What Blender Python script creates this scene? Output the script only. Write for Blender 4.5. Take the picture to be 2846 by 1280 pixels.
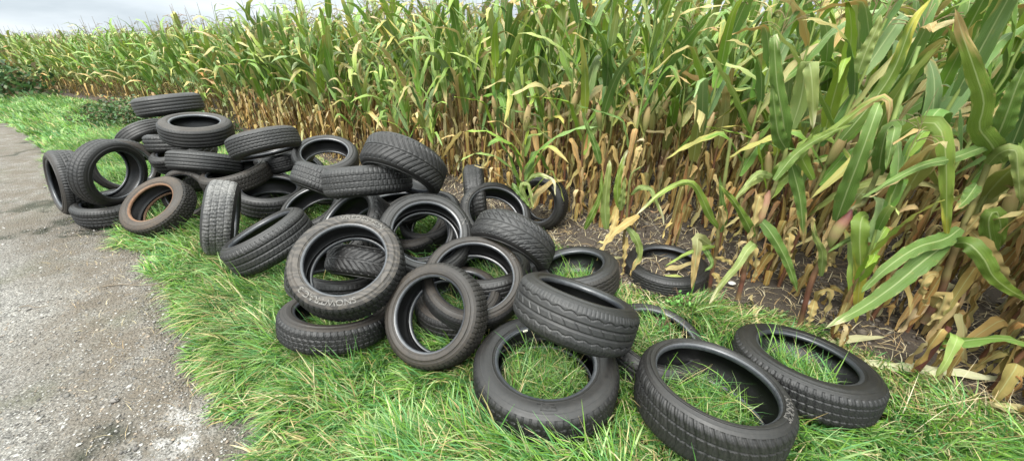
import bpy, math, random
import numpy as np
from mathutils import Vector, Matrix
R=math.radians
for o in list(bpy.data.objects): bpy.data.objects.remove(o)
sc=bpy.context.scene
# ---------------- camera ----------------
CAM_H=1.62; PITCH=R(27.06)
cd=bpy.data.cameras.new('camera'); cam=bpy.data.objects.new('camera',cd); sc.collection.objects.link(cam)
cd.sensor_width=36; cd.lens=36*1027.8/2846; cd.clip_start=.05; cd.clip_end=3000
cam.location=(0,0,CAM_H); cam.rotation_euler=(math.pi/2-PITCH,0,0); sc.camera=cam
# ---------------- overcast sky ----------------
w=bpy.data.worlds.new('World'); sc.world=w; w.use_nodes=True
nt=w.node_tree; nt.nodes.clear(); N=nt.nodes.new; L=nt.links.new
out=N('ShaderNodeOutputWorld'); bg=N('ShaderNodeBackground'); L(bg.outputs[0],out.inputs[0])
SUN_EL=R(58); SUN_RO=R(205)
sky=N('ShaderNodeTexSky'); sky.sky_type='NISHITA'; sky.sun_disc=False; sky.sun_elevation=SUN_EL; sky.sun_rotation=SUN_RO
bw=N('ShaderNodeHueSaturation'); bw.inputs['Saturation'].default_value=.18; L(sky.outputs[0],bw.inputs['Color'])
sm=N('ShaderNodeVectorMath'); sm.operation='SCALE'; sm.inputs['Scale'].default_value=.018; L(bw.outputs[0],sm.inputs[0])
tc=N('ShaderNodeTexCoord'); mp=N('ShaderNodeMapping'); mp.inputs['Scale'].default_value=(1,1,4.5); L(tc.outputs['Generated'],mp.inputs[0])
nz=N('ShaderNodeTexNoise'); nz.inputs['Scale'].default_value=3.0; nz.inputs['Detail'].default_value=6; nz.inputs['Roughness'].default_value=.5; L(mp.outputs[0],nz.inputs['Vector'])
cr=N('ShaderNodeValToRGB'); e=cr.color_ramp.elements; e[0].position=.36; e[0].color=(.245,.295,.335,1); e[1].position=.60; e[1].color=(.44,.485,.52,1)
L(nz.outputs['Fac'],cr.inputs[0])
sx=N('ShaderNodeSeparateXYZ'); L(tc.outputs['Generated'],sx.inputs[0])
mr=N('ShaderNodeMapRange'); mr.inputs['From Min'].default_value=.12; mr.inputs['From Max'].default_value=.95; mr.inputs['To Min'].default_value=.78; mr.inputs['To Max'].default_value=5.8; L(sx.outputs['Z'],mr.inputs['Value'])
cm=N('ShaderNodeVectorMath'); cm.operation='SCALE'; L(cr.outputs[0],cm.inputs[0]); L(mr.outputs[0],cm.inputs['Scale'])
tr_=N('ShaderNodeValToRGB'); te=tr_.color_ramp.elements; te[0].position=.12; te[0].color=(1,1,1,1); te[1].position=.45; te[1].color=(1.0,.93,.83,1); L(sx.outputs['Z'],tr_.inputs[0])
tm=N('ShaderNodeVectorMath'); tm.operation='MULTIPLY'; L(cm.outputs[0],tm.inputs[0]); L(tr_.outputs[0],tm.inputs[1])
ad=N('ShaderNodeVectorMath'); ad.operation='ADD'; L(tm.outputs[0],ad.inputs[0]); L(sm.outputs[0],ad.inputs[1])
L(ad.outputs[0],bg.inputs['Color']); bg.inputs['Strength'].default_value=1.0
sd=bpy.data.lights.new('sun','SUN'); sd.energy=2.3; sd.angle=R(22); sd.color=(1,.97,.92)
so=bpy.data.objects.new('sun',sd); sc.collection.objects.link(so); so.rotation_euler=(math.pi/2-SUN_EL,0,math.pi-SUN_RO)
sc.view_settings.view_transform='Standard'; sc.view_settings.look='None'; sc.view_settings.exposure=1.2; sc.view_settings.gamma=1
sc.cycles.max_bounces=6; sc.cycles.diffuse_bounces=2; sc.cycles.glossy_bounces=2; sc.cycles.transmission_bounces=4; sc.cycles.transparent_max_bounces=4
sc.cycles.use_denoising=True
# ---------------- helpers ----------------
COL=sc.collection
def mesh(name,V,F,mat,parent=None,smooth=True,uv=None,col=None,mi=None):
    """V (n,3); F (m,4) or (m,3) index array; col: per vertex RGB; uv: per vertex"""
    V=np.asarray(V,np.float32); F=np.asarray(F,np.int32); k=F.shape[1]
    me=bpy.data.meshes.new(name)
    me.vertices.add(len(V)); me.vertices.foreach_set('co',V.ravel())
    me.loops.add(F.size); me.loops.foreach_set('vertex_index',F.ravel())
    me.polygons.add(len(F)); me.polygons.foreach_set('loop_start',np.arange(0,F.size,k,dtype=np.int32)); me.polygons.foreach_set('loop_total',np.full(len(F),k,np.int32))
    if smooth: me.polygons.foreach_set('use_smooth',np.ones(len(F),bool))
    mats=mat if isinstance(mat,(list,tuple)) else [mat]
    for m in mats: me.materials.append(m)
    if mi is not None: me.polygons.foreach_set('material_index',np.asarray(mi,np.int32))
    if uv is not None:
        l=me.uv_layers.new(name='UVMap'); l.data.foreach_set('uv',np.asarray(uv,np.float32)[F.ravel()].ravel())
    if col is not None:
        a=me.color_attributes.new('Col','FLOAT_COLOR','POINT'); c=np.ones((len(V),4),np.float32); c[:,:3]=col; a.data.foreach_set('color',c.ravel())
    me.update(); me.validate()
    o=bpy.data.objects.new(name,me); COL.objects.link(o)
    if parent is not None: o.parent=parent
    return o
def grid(nu,nv,wrap=False):
    """quads for a (nu,nv) vertex grid; wrap joins the u ends"""
    i=np.arange(nu if wrap else nu-1)[:,None]; j=np.arange(nv-1)[None]
    a=i*nv+j; b=((i+1)%nu)*nv+j
    return np.stack([a,b,b+1,a+1],-1).reshape(-1,4)
def tag(o,label=None,cat=None,group=None,kind=None):
    if label: o['label']=label
    if cat: o['category']=cat
    if group: o['group']=group
    if kind: o['kind']=kind
    return o
def empty(name,loc=(0,0,0)):
    o=bpy.data.objects.new(name,None); COL.objects.link(o); o.location=loc; o.empty_display_size=.1; return o
def cat_parts(P):
    """join (V,F,uv,col) tuples"""
    V=[];F=[];U=[];C=[];n=0
    for v,f,u,c in P: V.append(v);F.append(f+n);U.append(u);C.append(c);n+=len(v)
    return np.concatenate(V),np.concatenate(F),np.concatenate(U),np.concatenate(C)
def smooth01(x,a,b):
    t=np.clip((x-a)/(b-a),0,1); return t*t*(3-2*t)
def vnoise(P,scale,seed=0,octaves=3):
    """value noise of 2-D points"""
    P=np.asarray(P,float)[:,:2]*scale; out=np.zeros(len(P)); amp=1;tot=0
    for o in range(octaves):
        i=np.floor(P).astype(np.int64); f=P-i; f=f*f*(3-2*f)
        def h(a,b):
            n=(a*374761393+b*668265263+(seed+o)*1442695041)&0xffffffff
            n=((n^(n>>13))*1274126177)&0xffffffff
            return ((n^(n>>16))&0xffff)/65535.
        v=(h(i[:,0],i[:,1])*(1-f[:,0])+h(i[:,0]+1,i[:,1])*f[:,0])*(1-f[:,1])+(h(i[:,0],i[:,1]+1)*(1-f[:,0])+h(i[:,0]+1,i[:,1]+1)*f[:,0])*f[:,1]
        out+=amp*v; tot+=amp; amp*=.5; P=P*2.03+17
    return out/tot
# ---------------- materials ----------------
def newmat(name):
    m=bpy.data.materials.new(name); m.use_nodes=True; t=m.node_tree; b=t.nodes['Principled BSDF']; return m,t,b
def nd(t,ty,**k):
    n=t.nodes.new(ty)
    for a,v in k.items():
        if a in n.inputs: n.inputs[a].default_value=v
        else: setattr(n,a,v)
    return n
def ramp(t,fac,stops):
    r=nd(t,'ShaderNodeValToRGB'); cr=r.color_ramp
    while len(cr.elements)<len(stops): cr.elements.new(.5)
    for el,(p,c) in zip(cr.elements,stops): el.position=p; el.color=(*c,1) if len(c)==3 else c
    t.links.new(fac,r.inputs[0]); return r.outputs[0]
def mixc(t,fac,a,b,mode='MIX'):
    m=nd(t,'ShaderNodeMix',data_type='RGBA',blend_type=mode)
    for i,v in ((0,fac),(6,a),(7,b)):
        if isinstance(v,(int,float)): m.inputs[i].default_value=v
        elif isinstance(v,tuple): m.inputs[i].default_value=(*v,1)
        else: t.links.new(v,m.inputs[i])
    return m.outputs[2]
def noise(t,scale,detail=4,rough=.55,co='Object',vec=None,dim=None,mapscale=None):
    n=nd(t,'ShaderNodeTexNoise',Scale=scale,Detail=detail,Roughness=rough)
    if vec is None:
        c=nd(t,'ShaderNodeTexCoord'); vec=c.outputs[co]
    if mapscale:
        mp=nd(t,'ShaderNodeMapping'); mp.inputs['Scale'].default_value=mapscale; t.links.new(vec,mp.inputs[0]); vec=mp.outputs[0]
    t.links.new(vec,n.inputs['Vector']); return n.outputs['Fac']
def bump(t,b,h,strength=.5,dist=.01):
    n=nd(t,'ShaderNodeBump',Strength=strength,Distance=dist); t.links.new(h,n.inputs['Height']); t.links.new(n.outputs[0],b.inputs['Normal']); return n
def rubber(name,c0,c1,dust,damt=.5,rough=.55,sp=.5):
    """c0 clean rubber, c1 worn rubber, dust colour in irregular patches (each tyre gets its own by object random)"""
    m,t,b=newmat(name); L=t.links.new
    oi=nd(t,'ShaderNodeObjectInfo'); tc=nd(t,'ShaderNodeTexCoord')
    av=nd(t,'ShaderNodeVectorMath',operation='ADD'); L(tc.outputs['Object'],av.inputs[0]); sc_=nd(t,'ShaderNodeVectorMath',operation='SCALE'); L(oi.outputs['Location'],sc_.inputs[0]); sc_.inputs['Scale'].default_value=7.3; L(sc_.outputs[0],av.inputs[1])
    v=av.outputs[0]
    n1=noise(t,7,5,.6,vec=v); n2=noise(t,60,4,.65,vec=v); n3=noise(t,2.6,3,.5,vec=v)
    base=mixc(t,n1,c0,c1)
    dm=nd(t,'ShaderNodeMath',operation='MULTIPLY'); L(n2,dm.inputs[0]); L(n3,dm.inputs[1])
    df=nd(t,'ShaderNodeMapRange'); df.inputs['From Min'].default_value=.17; df.inputs['From Max'].default_value=.36; df.inputs['To Max'].default_value=damt; L(dm.outputs[0],df.inputs['Value'])
    L(mixc(t,df.outputs[0],base,dust),b.inputs['Base Color'])
    rr=nd(t,'ShaderNodeMapRange'); rr.inputs['To Min'].default_value=rough-.17; rr.inputs['To Max'].default_value=rough+.2; L(n1,rr.inputs['Value']); L(rr.outputs[0],b.inputs['Roughness'])
    b.inputs['Specular IOR Level'].default_value=sp
    bump(t,b,n2,.25,.003)
    return m
M={}
M['tread']=rubber('tread_rubber',(0.0035,0.0035,0.0038),(0.0083,0.0083,0.0087),(0.0274,0.0251,0.0225),.40,.56)
M['tread_grey']=rubber('tread_rubber_grey',(0.0071,0.0073,0.0077),(0.0145,0.0145,0.0151),(0.0387,0.0371,0.0339),.45,.55)
M['tread_pale']=rubber('tread_rubber_pale',(0.0138,0.0138,0.0138),(0.0375,0.0375,0.0375),(0.1875,0.1813,0.1719),.85,.5)
M['tread_brown']=rubber('tread_rubber_brown',(0.0059,0.0051,0.0045),(0.0115,0.0100,0.0083),(0.0354,0.0290,0.0212),.5,.66)
M['side']=rubber('sidewall_rubber',(0.0042,0.0042,0.0045),(0.0090,0.0087,0.0083),(0.0257,0.0225,0.0193),.4,.52)
M['side_brown']=rubber('sidewall_rubber_brown',(0.0097,0.0083,0.0071),(0.0187,0.0154,0.0129),(0.0419,0.0322,0.0232),.55,.62)
M['side_mark']=rubber('sidewall_rubber_marbled',(0.0122,0.0107,0.0094),(0.0225,0.0193,0.0165),(0.0484,0.0403,0.0322),.6,.62)
M['side_rust']=rubber('sidewall_rubber_rusty',(0.0161,0.0133,0.0105),(0.0298,0.0239,0.0183),(0.0668,0.0439,0.0263),.6,.68)
M['bead']=rubber('bead_rubber',(0.0126,0.0147,0.0182),(0.0266,0.0301,0.0364),(0.0840,0.0840,0.0910),.3,.36,.8)
def flames(m):
    """brown bloom in swept flame shapes over the sidewall"""
    t=m.node_tree; b=t.nodes['Principled BSDF']; src=b.inputs['Base Color'].links[0].from_socket; tc=nd(t,'ShaderNodeTexCoord')
    w=nd(t,'ShaderNodeTexWave',wave_type='BANDS',bands_direction='X'); w.inputs['Scale'].default_value=7; w.inputs['Distortion'].default_value=16; w.inputs['Detail'].default_value=2; w.inputs['Detail Scale'].default_value=1.2; t.links.new(tc.outputs['Object'],w.inputs['Vector'])
    f=ramp(t,w.outputs['Fac'],[(.42,(0,0,0)),(.70,(.4,.4,.4))]); t.links.new(mixc(t,f,src,(.085,.072,.059)),b.inputs['Base Color'])
flames(M['side_mark'])
M['bead_rust']=rubber('bead_rust',(0.0525,0.0280,0.0168),(0.1400,0.0665,0.0315),(0.1890,0.1190,0.0700),.6,.8)
M['liner']=rubber('inner_liner_rubber',(0.0012,0.0012,0.0016),(0.0029,0.0029,0.0035),(0.0097,0.0090,0.0083),.2,.38,.5)
M['letter']=rubber('lettering_rubber',(0.0750,0.0705,0.0653),(0.1200,0.1140,0.1050),(0.1575,0.1425,0.1200),.5,.6)
M['letter_dim']=rubber('lettering_rubber_dim',(.05,.047,.044),(.08,.075,.07),(.12,.11,.095),.4,.6)
M['sticker'],t_,b_=newmat('sticker_white'); b_.inputs['Base Color'].default_value=(.7,.66,.55,1)
M['sticker_ink'],t_,b_=newmat('sticker_ink'); b_.inputs['Base Color'].default_value=(.45,.10,.05,1)
def leafmat(name,trans=.3,rough=.5,streak=True,sp=.35):
    m,t,b=newmat(name); L=t.links.new
    a=nd(t,'ShaderNodeVertexColor',layer_name='Col'); c=a.outputs['Color']
    if streak:
        uv=nd(t,'ShaderNodeUVMap',uv_map='UVMap')
        st=noise(t,1,3,.6,vec=uv.outputs[0],mapscale=(60,1.1,1)); bl=noise(t,1,4,.6,vec=uv.outputs[0],mapscale=(2.5,9,1))
        c=mixc(t,ramp(t,st,[(.3,(.0,.0,.0)),(.7,(.8,.8,.8))]),c,mixc(t,.5,c,(.21,.31,.07)))
        c=mixc(t,ramp(t,bl,[(.60,(0,0,0)),(.70,(.6,.6,.6))]),c,mixc(t,.55,c,(.30,.23,.07)))
        sp_=nd(t,'ShaderNodeSeparateXYZ'); L(uv.outputs[0],sp_.inputs[0])
        ed_=noise(t,1,3,.6,vec=uv.outputs[0],mapscale=(3,14,1))
        mb=nd(t,'ShaderNodeMath',operation='SUBTRACT'); L(sp_.outputs['X'],mb.inputs[0]); mb.inputs[1].default_value=.5
        ab=nd(t,'ShaderNodeMath',operation='ABSOLUTE'); L(mb.outputs[0],ab.inputs[0])
        c=mixc(t,ramp(t,ab.outputs[0],[(.020,(.8,.8,.8)),(.050,(0,0,0))]),c,mixc(t,.55,c,(.45,.50,.25)))
        em=nd(t,'ShaderNodeMath',operation='MULTIPLY'); L(ab.outputs[0],em.inputs[0]); L(ed_,em.inputs[1]); c=mixc(t,ramp(t,em.outputs[0],[(.245,(0,0,0)),(.30,(.8,.8,.8))]),c,mixc(t,.5,c,(.46,.34,.16)))
        bump(t,b,st,.8,.004)
    L(c,b.inputs['Base Color']); b.inputs['Roughness'].default_value=rough; b.inputs['Specular IOR Level'].default_value=sp
    tr=nd(t,'ShaderNodeBsdfTranslucent'); L(c,tr.inputs['Color']); mx=nd(t,'ShaderNodeMixShader'); mx.inputs[0].default_value=trans
    o=t.nodes['Material Output']; L(b.outputs[0],mx.inputs[1]); L(tr.outputs[0],mx.inputs[2]); L(mx.outputs[0],o.inputs[0]); return m
M['leaf']=leafmat('maize_leaf_green',.20,.42,sp=.45); M['dry']=leafmat('maize_leaf_dry',.16,.8,sp=.15)
M['stalk']=leafmat('maize_stalk',0,.5,False); M['grass']=leafmat('grass_blade',.3,.5,False); M['bush']=leafmat('bush_leaf',.25,.5,False)
# ---------------- ground, road, soil ----------------
def densify(P,step):
    P=np.array(P,float); d=np.r_[0,np.cumsum(np.linalg.norm(np.diff(P,axis=0),axis=1))]
    # Catmull-Rom
    Q=np.vstack([2*P[0]-P[1],P,2*P[-1]-P[-2]]); out=[]
    for i in range(len(P)-1):
        k=max(2,int((d[i+1]-d[i])/step)); t=np.linspace(0,1,k,endpoint=False)[:,None]; p0,p1,p2,p3=Q[i:i+4]
        out.append(.5*((2*p1)+(-p0+p2)*t+(2*p0-5*p1+4*p2-p3)*t*t+(-p0+3*p1-3*p2+p3)*t**3))
    out.append(P[-1:]); return np.concatenate(out)
ROAD=densify([(2.6,-4.5),(.6,-1.2),(-.35,.25),(-1.1,.97),(-1.56,1.29),(-1.95,1.62),(-2.38,1.94),(-2.8,2.36),(-3.25,2.72),(-3.81,3.08),(-4.7,3.55),(-6.2,4.7),(-7.77,6.06),(-9.27,7.06),(-11.49,8.49),(-16,10.6),(-24,13.5),(-40,18),(-70,25)],.06)
SOIL=densify([(9,-6.2),(5.2,-2.0),(3.4,.1),(2.5,1.12),(2.15,1.45),(1.75,1.98),(1.2,2.14),(.8,2.3),(.4,2.85),(-.6,3.74),(-2.8,5.45),(-5.54,7.5),(-9.8,10.1),(-13.06,12.0),(-18,14.3),(-26,17),(-42,21.5),(-70,28)],.06)
ROWL=densify([(8.2,-4.6),(4.6,-.9),(3.0,.60),(2.15,1.42),(.75,2.78),(-.6,4.0),(-2.8,5.75),(-5.5,7.85),(-9.8,10.5),(-13.0,12.4),(-18,14.8),(-26,17.6),(-42,22.2),(-70,29)],.05)
def side_of(P,line):
    """signed distance to polyline (positive = on its right/back side, towards the field)"""
    P=np.asarray(P,float); out=np.empty(len(P)); ln=line[::2]
    t=np.gradient(ln,axis=0); nrm=np.stack([t[:,1],-t[:,0]],1); nrm/=np.linalg.norm(nrm,axis=1)[:,None]
    for i in range(0,len(P),4000):
        d=P[i:i+4000,None]-ln[None]; k=(d**2).sum(2).argmin(1); dd=d[np.arange(len(k)),k]
        out[i:i+4000]=(dd*nrm[k]).sum(1)
    return out
# direction of travel is from near right to far left; the right hand normal points to the field
def strip(line,offs):
    t=np.gradient(line,axis=0); t/=np.linalg.norm(t,axis=1)[:,None]; nrm=np.stack([t[:,1],-t[:,0]],1)
    return line[:,None,:]+nrm[:,None,:]*np.asarray(offs)[None,:,None]
def dirtmat(name,c0,c1,c2,s=1.,bs=.6,bd=.02):
    m,t,b=newmat(name); n1=noise(t,3*s,6,.6); n2=noise(t,30*s,6,.7); n3=noise(t,140*s,3,.6)
    c=mixc(t,n2,c0,c1); c=mixc(t,ramp(t,n1,[(.4,(0,0,0)),(.65,(1,1,1))]),c,c2); c=mixc(t,ramp(t,n3,[(.62,(0,0,0)),(.72,(.7,.7,.7))]),c,(.26,.23,.19))
    t.links.new(c,b.inputs['Base Color']); b.inputs['Roughness'].default_value=.9; b.inputs['Specular IOR Level'].default_value=.15
    mm=nd(t,'ShaderNodeMath',operation='ADD'); t.links.new(n2,mm.inputs[0]); t.links.new(n3,mm.inputs[1]); bump(t,b,mm.outputs[0],bs,bd); return m
M['verge']=dirtmat('verge_earth',(.030,.034,.014),(.06,.065,.025),(.045,.055,.018))
M['soil']=dirtmat('field_soil',(.040,.032,.026),(.095,.078,.063),(.068,.056,.045))
g=1500.
gp=np.array([(-g,-g),(g,-g),(g,g),(-g,g)],float)
o=mesh('ground',np.c_[gp,np.full(4,-.03)],[[0,1,2,3]],M['verge'],smooth=False); tag(o,kind='structure')
# soil: fine near, coarse far
offs=np.r_[np.linspace(0,3,76),np.linspace(3.2,12,30),[16,24,40,70,120]]
P=strip(SOIL,offs); nu,nv=P.shape[:2]; Q=P.reshape(-1,2)
z=(vnoise(Q,9,1,4)-.5)*.055+(vnoise(Q,35,7,2)-.5)*.022+(vnoise(Q,1.3,9,2)-.5)*.03
edge=np.tile(smooth01(offs,0,.25),nu); z=np.where(edge>0,z*(.3+.7*edge),z*.3)-.008*(1-edge)
Q=Q+((vnoise(Q,2.5,4,2)-.5)*.22*(1-edge))[:,None]*np.array([1.,.8])
keep=slice(None)
o=mesh('field_soil',np.c_[Q,z],grid(nu,nv)[:,::-1],M['soil']); tag(o,kind='structure')
# road: broken old asphalt
def roadmat():
    m,t,b=newmat('road_asphalt'); L=t.links.new; tc=nd(t,'ShaderNodeTexCoord'); co=tc.outputs['Object']
    def vor(s,feature='F1',rnd=1):
        v=nd(t,'ShaderNodeTexVoronoi',feature=feature,Scale=s,Randomness=rnd); L(co,v.inputs['Vector']); return v
    v1=vor(75); v2=vor(34); v3=vor(130)
    big=noise(t,.9,5,.6); mid=noise(t,5,5,.65); fin=noise(t,60,5,.7); pat=noise(t,1.7,6,.62)
    # binder
    c=mixc(t,mid,(.070,.067,.062),(.175,.168,.156)); c=mixc(t,ramp(t,big,[(.4,(0,0,0)),(.62,(1,1,1))]),c,(.20,.19,.172))
    c=mixc(t,ramp(t,fin,[(.35,(0,0,0)),(.7,(.8,.8,.8))]),c,(.33,.31,.275))
    c=mixc(t,ramp(t,noise(t,16,5,.7),[(.36,(.75,.75,.75)),(.50,(0,0,0))]),c,(.055,.053,.048))
    # stones of two sizes, each with its own grey
    for v,w,amt in ((v1,.40,.85),(v2,.30,.9),(v3,.45,.6)):
        sx=nd(t,'ShaderNodeSeparateColor'); L(v.outputs['Color'],sx.inputs[0])
        col=ramp(t,sx.outputs[0],[(0,(.03,.029,.027)),(.35,(.15,.147,.138)),(.65,(.40,.392,.37)),(1,(.60,.575,.53))])
        ms=ramp(t,v.outputs['Distance'],[(w-.08,(1,1,1)),(w,(0,0,0))])
        sel=ramp(t,sx.outputs[1],[(.32,(0,0,0)),(.35,(amt,)*3)])
        mk=nd(t,'ShaderNodeMath',operation='MULTIPLY'); L(ms,mk.inputs[0]); L(sel,mk.inputs[1])
        c=mixc(t,mk.outputs[0],c,col)
    # moss / dirt film and damp dark parts
    c=mixc(t,ramp(t,pat,[(.52,(0,0,0)),(.66,(.6,.6,.6))]),c,(.070,.076,.030))
    c=mixc(t,ramp(t,noise(t,.55,4,.6),[(.50,(0,0,0)),(.66,(.6,.6,.6))]),c,(.13,.12,.105))
    vc=nd(t,'ShaderNodeVertexColor',layer_name='Col'); s3=nd(t,'ShaderNodeSeparateColor'); L(vc.outputs[0],s3.inputs[0])
    # dirt margin along the grass; chalky patch; cracks
    mg=nd(t,'ShaderNodeMath',operation='MULTIPLY'); L(s3.outputs[0],mg.inputs[0]); L(ramp(t,mid,[(.3,(.2,.2,.2)),(.6,(1,1,1))]),mg.inputs[1])
    c=mixc(t,mg.outputs[0],c,mixc(t,fin,(.075,.060,.044),(.18,.155,.122)))
    wp=nd(t,'ShaderNodeMath',operation='MULTIPLY'); L(s3.outputs[1],wp.inputs[0]); L(ramp(t,fin,[(.38,(.1,.1,.1)),(.55,(1,1,1))]),wp.inputs[1])
    c=mixc(t,wp.outputs[0],c,(.50,.49,.475))
    c=mixc(t,s3.outputs[2],c,(.028,.032,.018))
    L(c,b.inputs['Base Color']); b.inputs['Roughness'].default_value=.82; b.inputs['Specular IOR Level'].default_value=.3
    h=nd(t,'ShaderNodeMath',operation='ADD'); iv=nd(t,'ShaderNodeMath',operation='MULTIPLY'); L(v1.outputs['Distance'],iv.inputs[0]); iv.inputs[1].default_value=-1.0
    L(iv.outputs[0],h.inputs[0]); L(fin,h.inputs[1]); bump(t,b,h.outputs[0],1.0,.022); return m
M['road']=roadmat()
ro=-np.r_[np.linspace(-.10,.5,31),np.linspace(.52,3.4,100)]
near=ROAD[ROAD[:,1]<12]; rl=np.concatenate([near,ROAD[len(near)::6]])
P=strip(rl,ro); nu,nv=P.shape[:2]; Q=P.reshape(-1,2); oo=np.tile(-ro,nu)
wob=(vnoise(Q,4,11,3)-.5)*.16*np.clip(1-oo/.5,0,1)
Q=Q+wob[:,None]*np.array([.7,.7])
z=.004+(vnoise(Q,6,5,4)-.5)*.016+(vnoise(Q,45,6,2)-.5)*.006
z=np.where(oo<.12,z-.02*(1-smooth01(oo,-.1,.12)),z)
Cr=smooth01(.55+.35*vnoise(Q,2.2,8,3)-oo,.0,.45)
def blob(x,y,r,s=1.): return np.exp(-((((Q[:,0]-x)/r)**2+((Q[:,1]-y)/(r*s))**2)))
Wp=np.clip(blob(-1.55,1.02,.13,1.1)*1.6+blob(-1.62,1.25,.07)*.7,0,1)*smooth01(vnoise(Q,22,31,3),.30,.6)
# cracks: thin wandering lines where a noise crosses its middle value
nz_=vnoise(Q,.9,41,4); Ck=np.exp(-((nz_-.5)/.011)**2)*.95*smooth01(vnoise(Q,.8,51,2),.34,.46)
z=z-.012*Ck
o=mesh('road',np.c_[Q,z],grid(nu,nv),M['road'],col=np.stack([Cr,Wp,Ck],1)); tag(o,kind='structure')
# ---------------- tyres ----------------
def slot(ph,w,s=.12):
    """groove mask for a phase in cycles: 1 inside a slot of width w"""
    f=np.abs(ph-np.round(ph)); return 1-smooth01(f,w/2-s*w,w/2+s*w+.02)
def line(v,v0,w): return 1-smooth01(np.abs(v-v0),w*.42,w*.62)
def tri(x): return 2*np.abs(x-np.floor(x+.5))
def pattern(kind,u,v):
    """groove depth 0..1 at turn u (0..1), position v (-1..1) across the tread"""
    a=np.abs(v); sg=np.sign(v)
    mx=lambda *g: np.maximum.reduce(np.broadcast_arrays(*g))
    if kind=='rib':
        return mx(*[line(v+.012*np.sin(u*2*np.pi*70),x,.10) for x in(-.62,-.22,.20,.60)], .5*slot(u*64+sg*.3,.16)*smooth01(a,.78,.86))
    if kind=='ribfine':
        return mx(*[line(v+.02*np.sin(u*2*np.pi*48+x*9),x,.06) for x in(-.66,-.3,0,.3,.66)], .45*slot(u*90,.2)*smooth01(a,.8,.9))
    if kind=='summer':
        g=mx(*[line(v,x,.11) for x in(-.5,0,.5)])
        return mx(g,.8*slot(u*58+.25*sg+.8*a,.15)*smooth01(a,.56,.62), .6*slot(u*58-.9*v,.12)*(1-smooth01(a,.36,.42)), .4*slot(u*116+.1,.2)*smooth01(a,.7,.74))
    if kind=='sweep':
        g=mx(*[line(v,x,.08) for x in(-.45,-.05,.35)])
        return mx(g,.9*slot(u*46+1.6*(v+1)**1.4*.5,.17)*smooth01(v,-.42,-.38)*(1-smooth01(v,.28,.33)), .8*slot(u*72,.2)*smooth01(v,.4,.5), .8*slot(u*60,.16)*(1-smooth01(v,-.6,-.5)))
    if kind=='vee':
        g=slot(u*44-2.1*a**.75,.26)*smooth01(a,.07,.12); s=.55*slot(u*132-6.3*a**.75,.22)*smooth01(a,.12,.2)
        return mx(g,s,line(v,0,.05),.8*slot(u*22-1.05*a**.75+.1,.05)*0)
    if kind=='veewide':
        g=slot(u*34-2.6*a**.9,.17)*smooth01(a,.10,.16); z=line(a+.05*(tri(u*34)-.5),.48,.06)
        return mx(g,z,line(v,0,.07),line(v,.2,.05)*.0, .6*slot(u*68-2*a,.13)*smooth01(a,.58,.63))
    if kind=='fan':
        return mx(slot(u*40-1.5*v-.6*np.sin(v*2),.2), .6*slot(u*80-2.2*v,.12)*smooth01(v,-.1,.1), line(v,-.55,.06))
    if kind=='block':
        g=mx(line(v+.02*tri(u*70),-.48,.07),line(v+.02*tri(u*70),0,.06),line(v,.48,.07))
        off=np.where(a>.48,.5*sg,0.15*sg)
        return mx(g,.85*slot(u*62+off,.2), .4*slot(u*186+.2*np.sin(v*30),.28)*(1-smooth01(a,.84,.9)))
    if kind=='winter':
        z=.05*(tri(u*58)*2-1)
        g=mx(line(v+z,-.38,.07),line(v+z,.38,.07),.8*line(v-z,0,.05))
        return mx(g,slot(u*58+.35*a*sg+.5*(v>0),.24)*smooth01(a,.34,.4),.8*slot(u*58+v*.8,.2)*(1-smooth01(a,.34,.4)),.45*slot(u*174+.35*np.sin(v*26)+.5*v,.3)*(1-smooth01(a,.85,.9)))
    if kind=='zig':
        z=.05*np.sin(u*2*np.pi*32)
        g=mx(line(v+z,-.5,.05),line(v,-.15,.08),line(v,.25,.08),line(v-z,.6,.05))
        return mx(g,.8*slot(u*32+1.3*v,.09)*smooth01(v,-.15,-.1)*(1-smooth01(v,.22,.26)),.5*slot(u*96,.2)*smooth01(a,.72,.78),.5*slot(u*64+v,.1)*(1-smooth01(v,-.5,-.45)))
    if kind=='knob':
        z=.09*np.sin(u*2*np.pi*34)
        return mx(*[line(v+z,x,.10) for x in(-.6,-.2,.2,.6)],.9*slot(u*68+.5*np.round((v+z)*2.5),.34))
    if kind=='sipes':
        g=mx(line(v+.03*tri(u*60),-.12,.05),line(v,.4,.05))
        return mx(g,.8*slot(u*52+.5*(v+.6)**2,.22),.5*slot(u*156+1.5*v*v,.25))
    return np.zeros(np.broadcast(u,v).shape)
TYRE_ORDER=[]
def smoothpoly(pts,per):
    """Catmull-Rom through profile points"""
    P=np.array(pts,float); Q=np.vstack([2*P[0]-P[1],P,2*P[-1]-P[-2]]); out=[]
    for i in range(len(P)-1):
        p0,p1,p2,p3=Q[i:i+4]; t=np.linspace(0,1,per,endpoint=False)[:,None]
        out.append(.5*((2*p1)+(-p0+p2)*t+(2*p0-5*p1+4*p2-p3)*t*t+(-p0+3*p1-3*p2+p3)*t**3))
    out.append(P[-1:]); return np.concatenate(out)
def revolve(prof,nu):
    a=np.linspace(0,2*np.pi,nu,endpoint=False)[:,None]; r=prof[None,:,0]; z=prof[None,:,1]
    V=np.stack([r*np.cos(a),r*np.sin(a),z+0*a],-1).reshape(-1,3); return V
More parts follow.
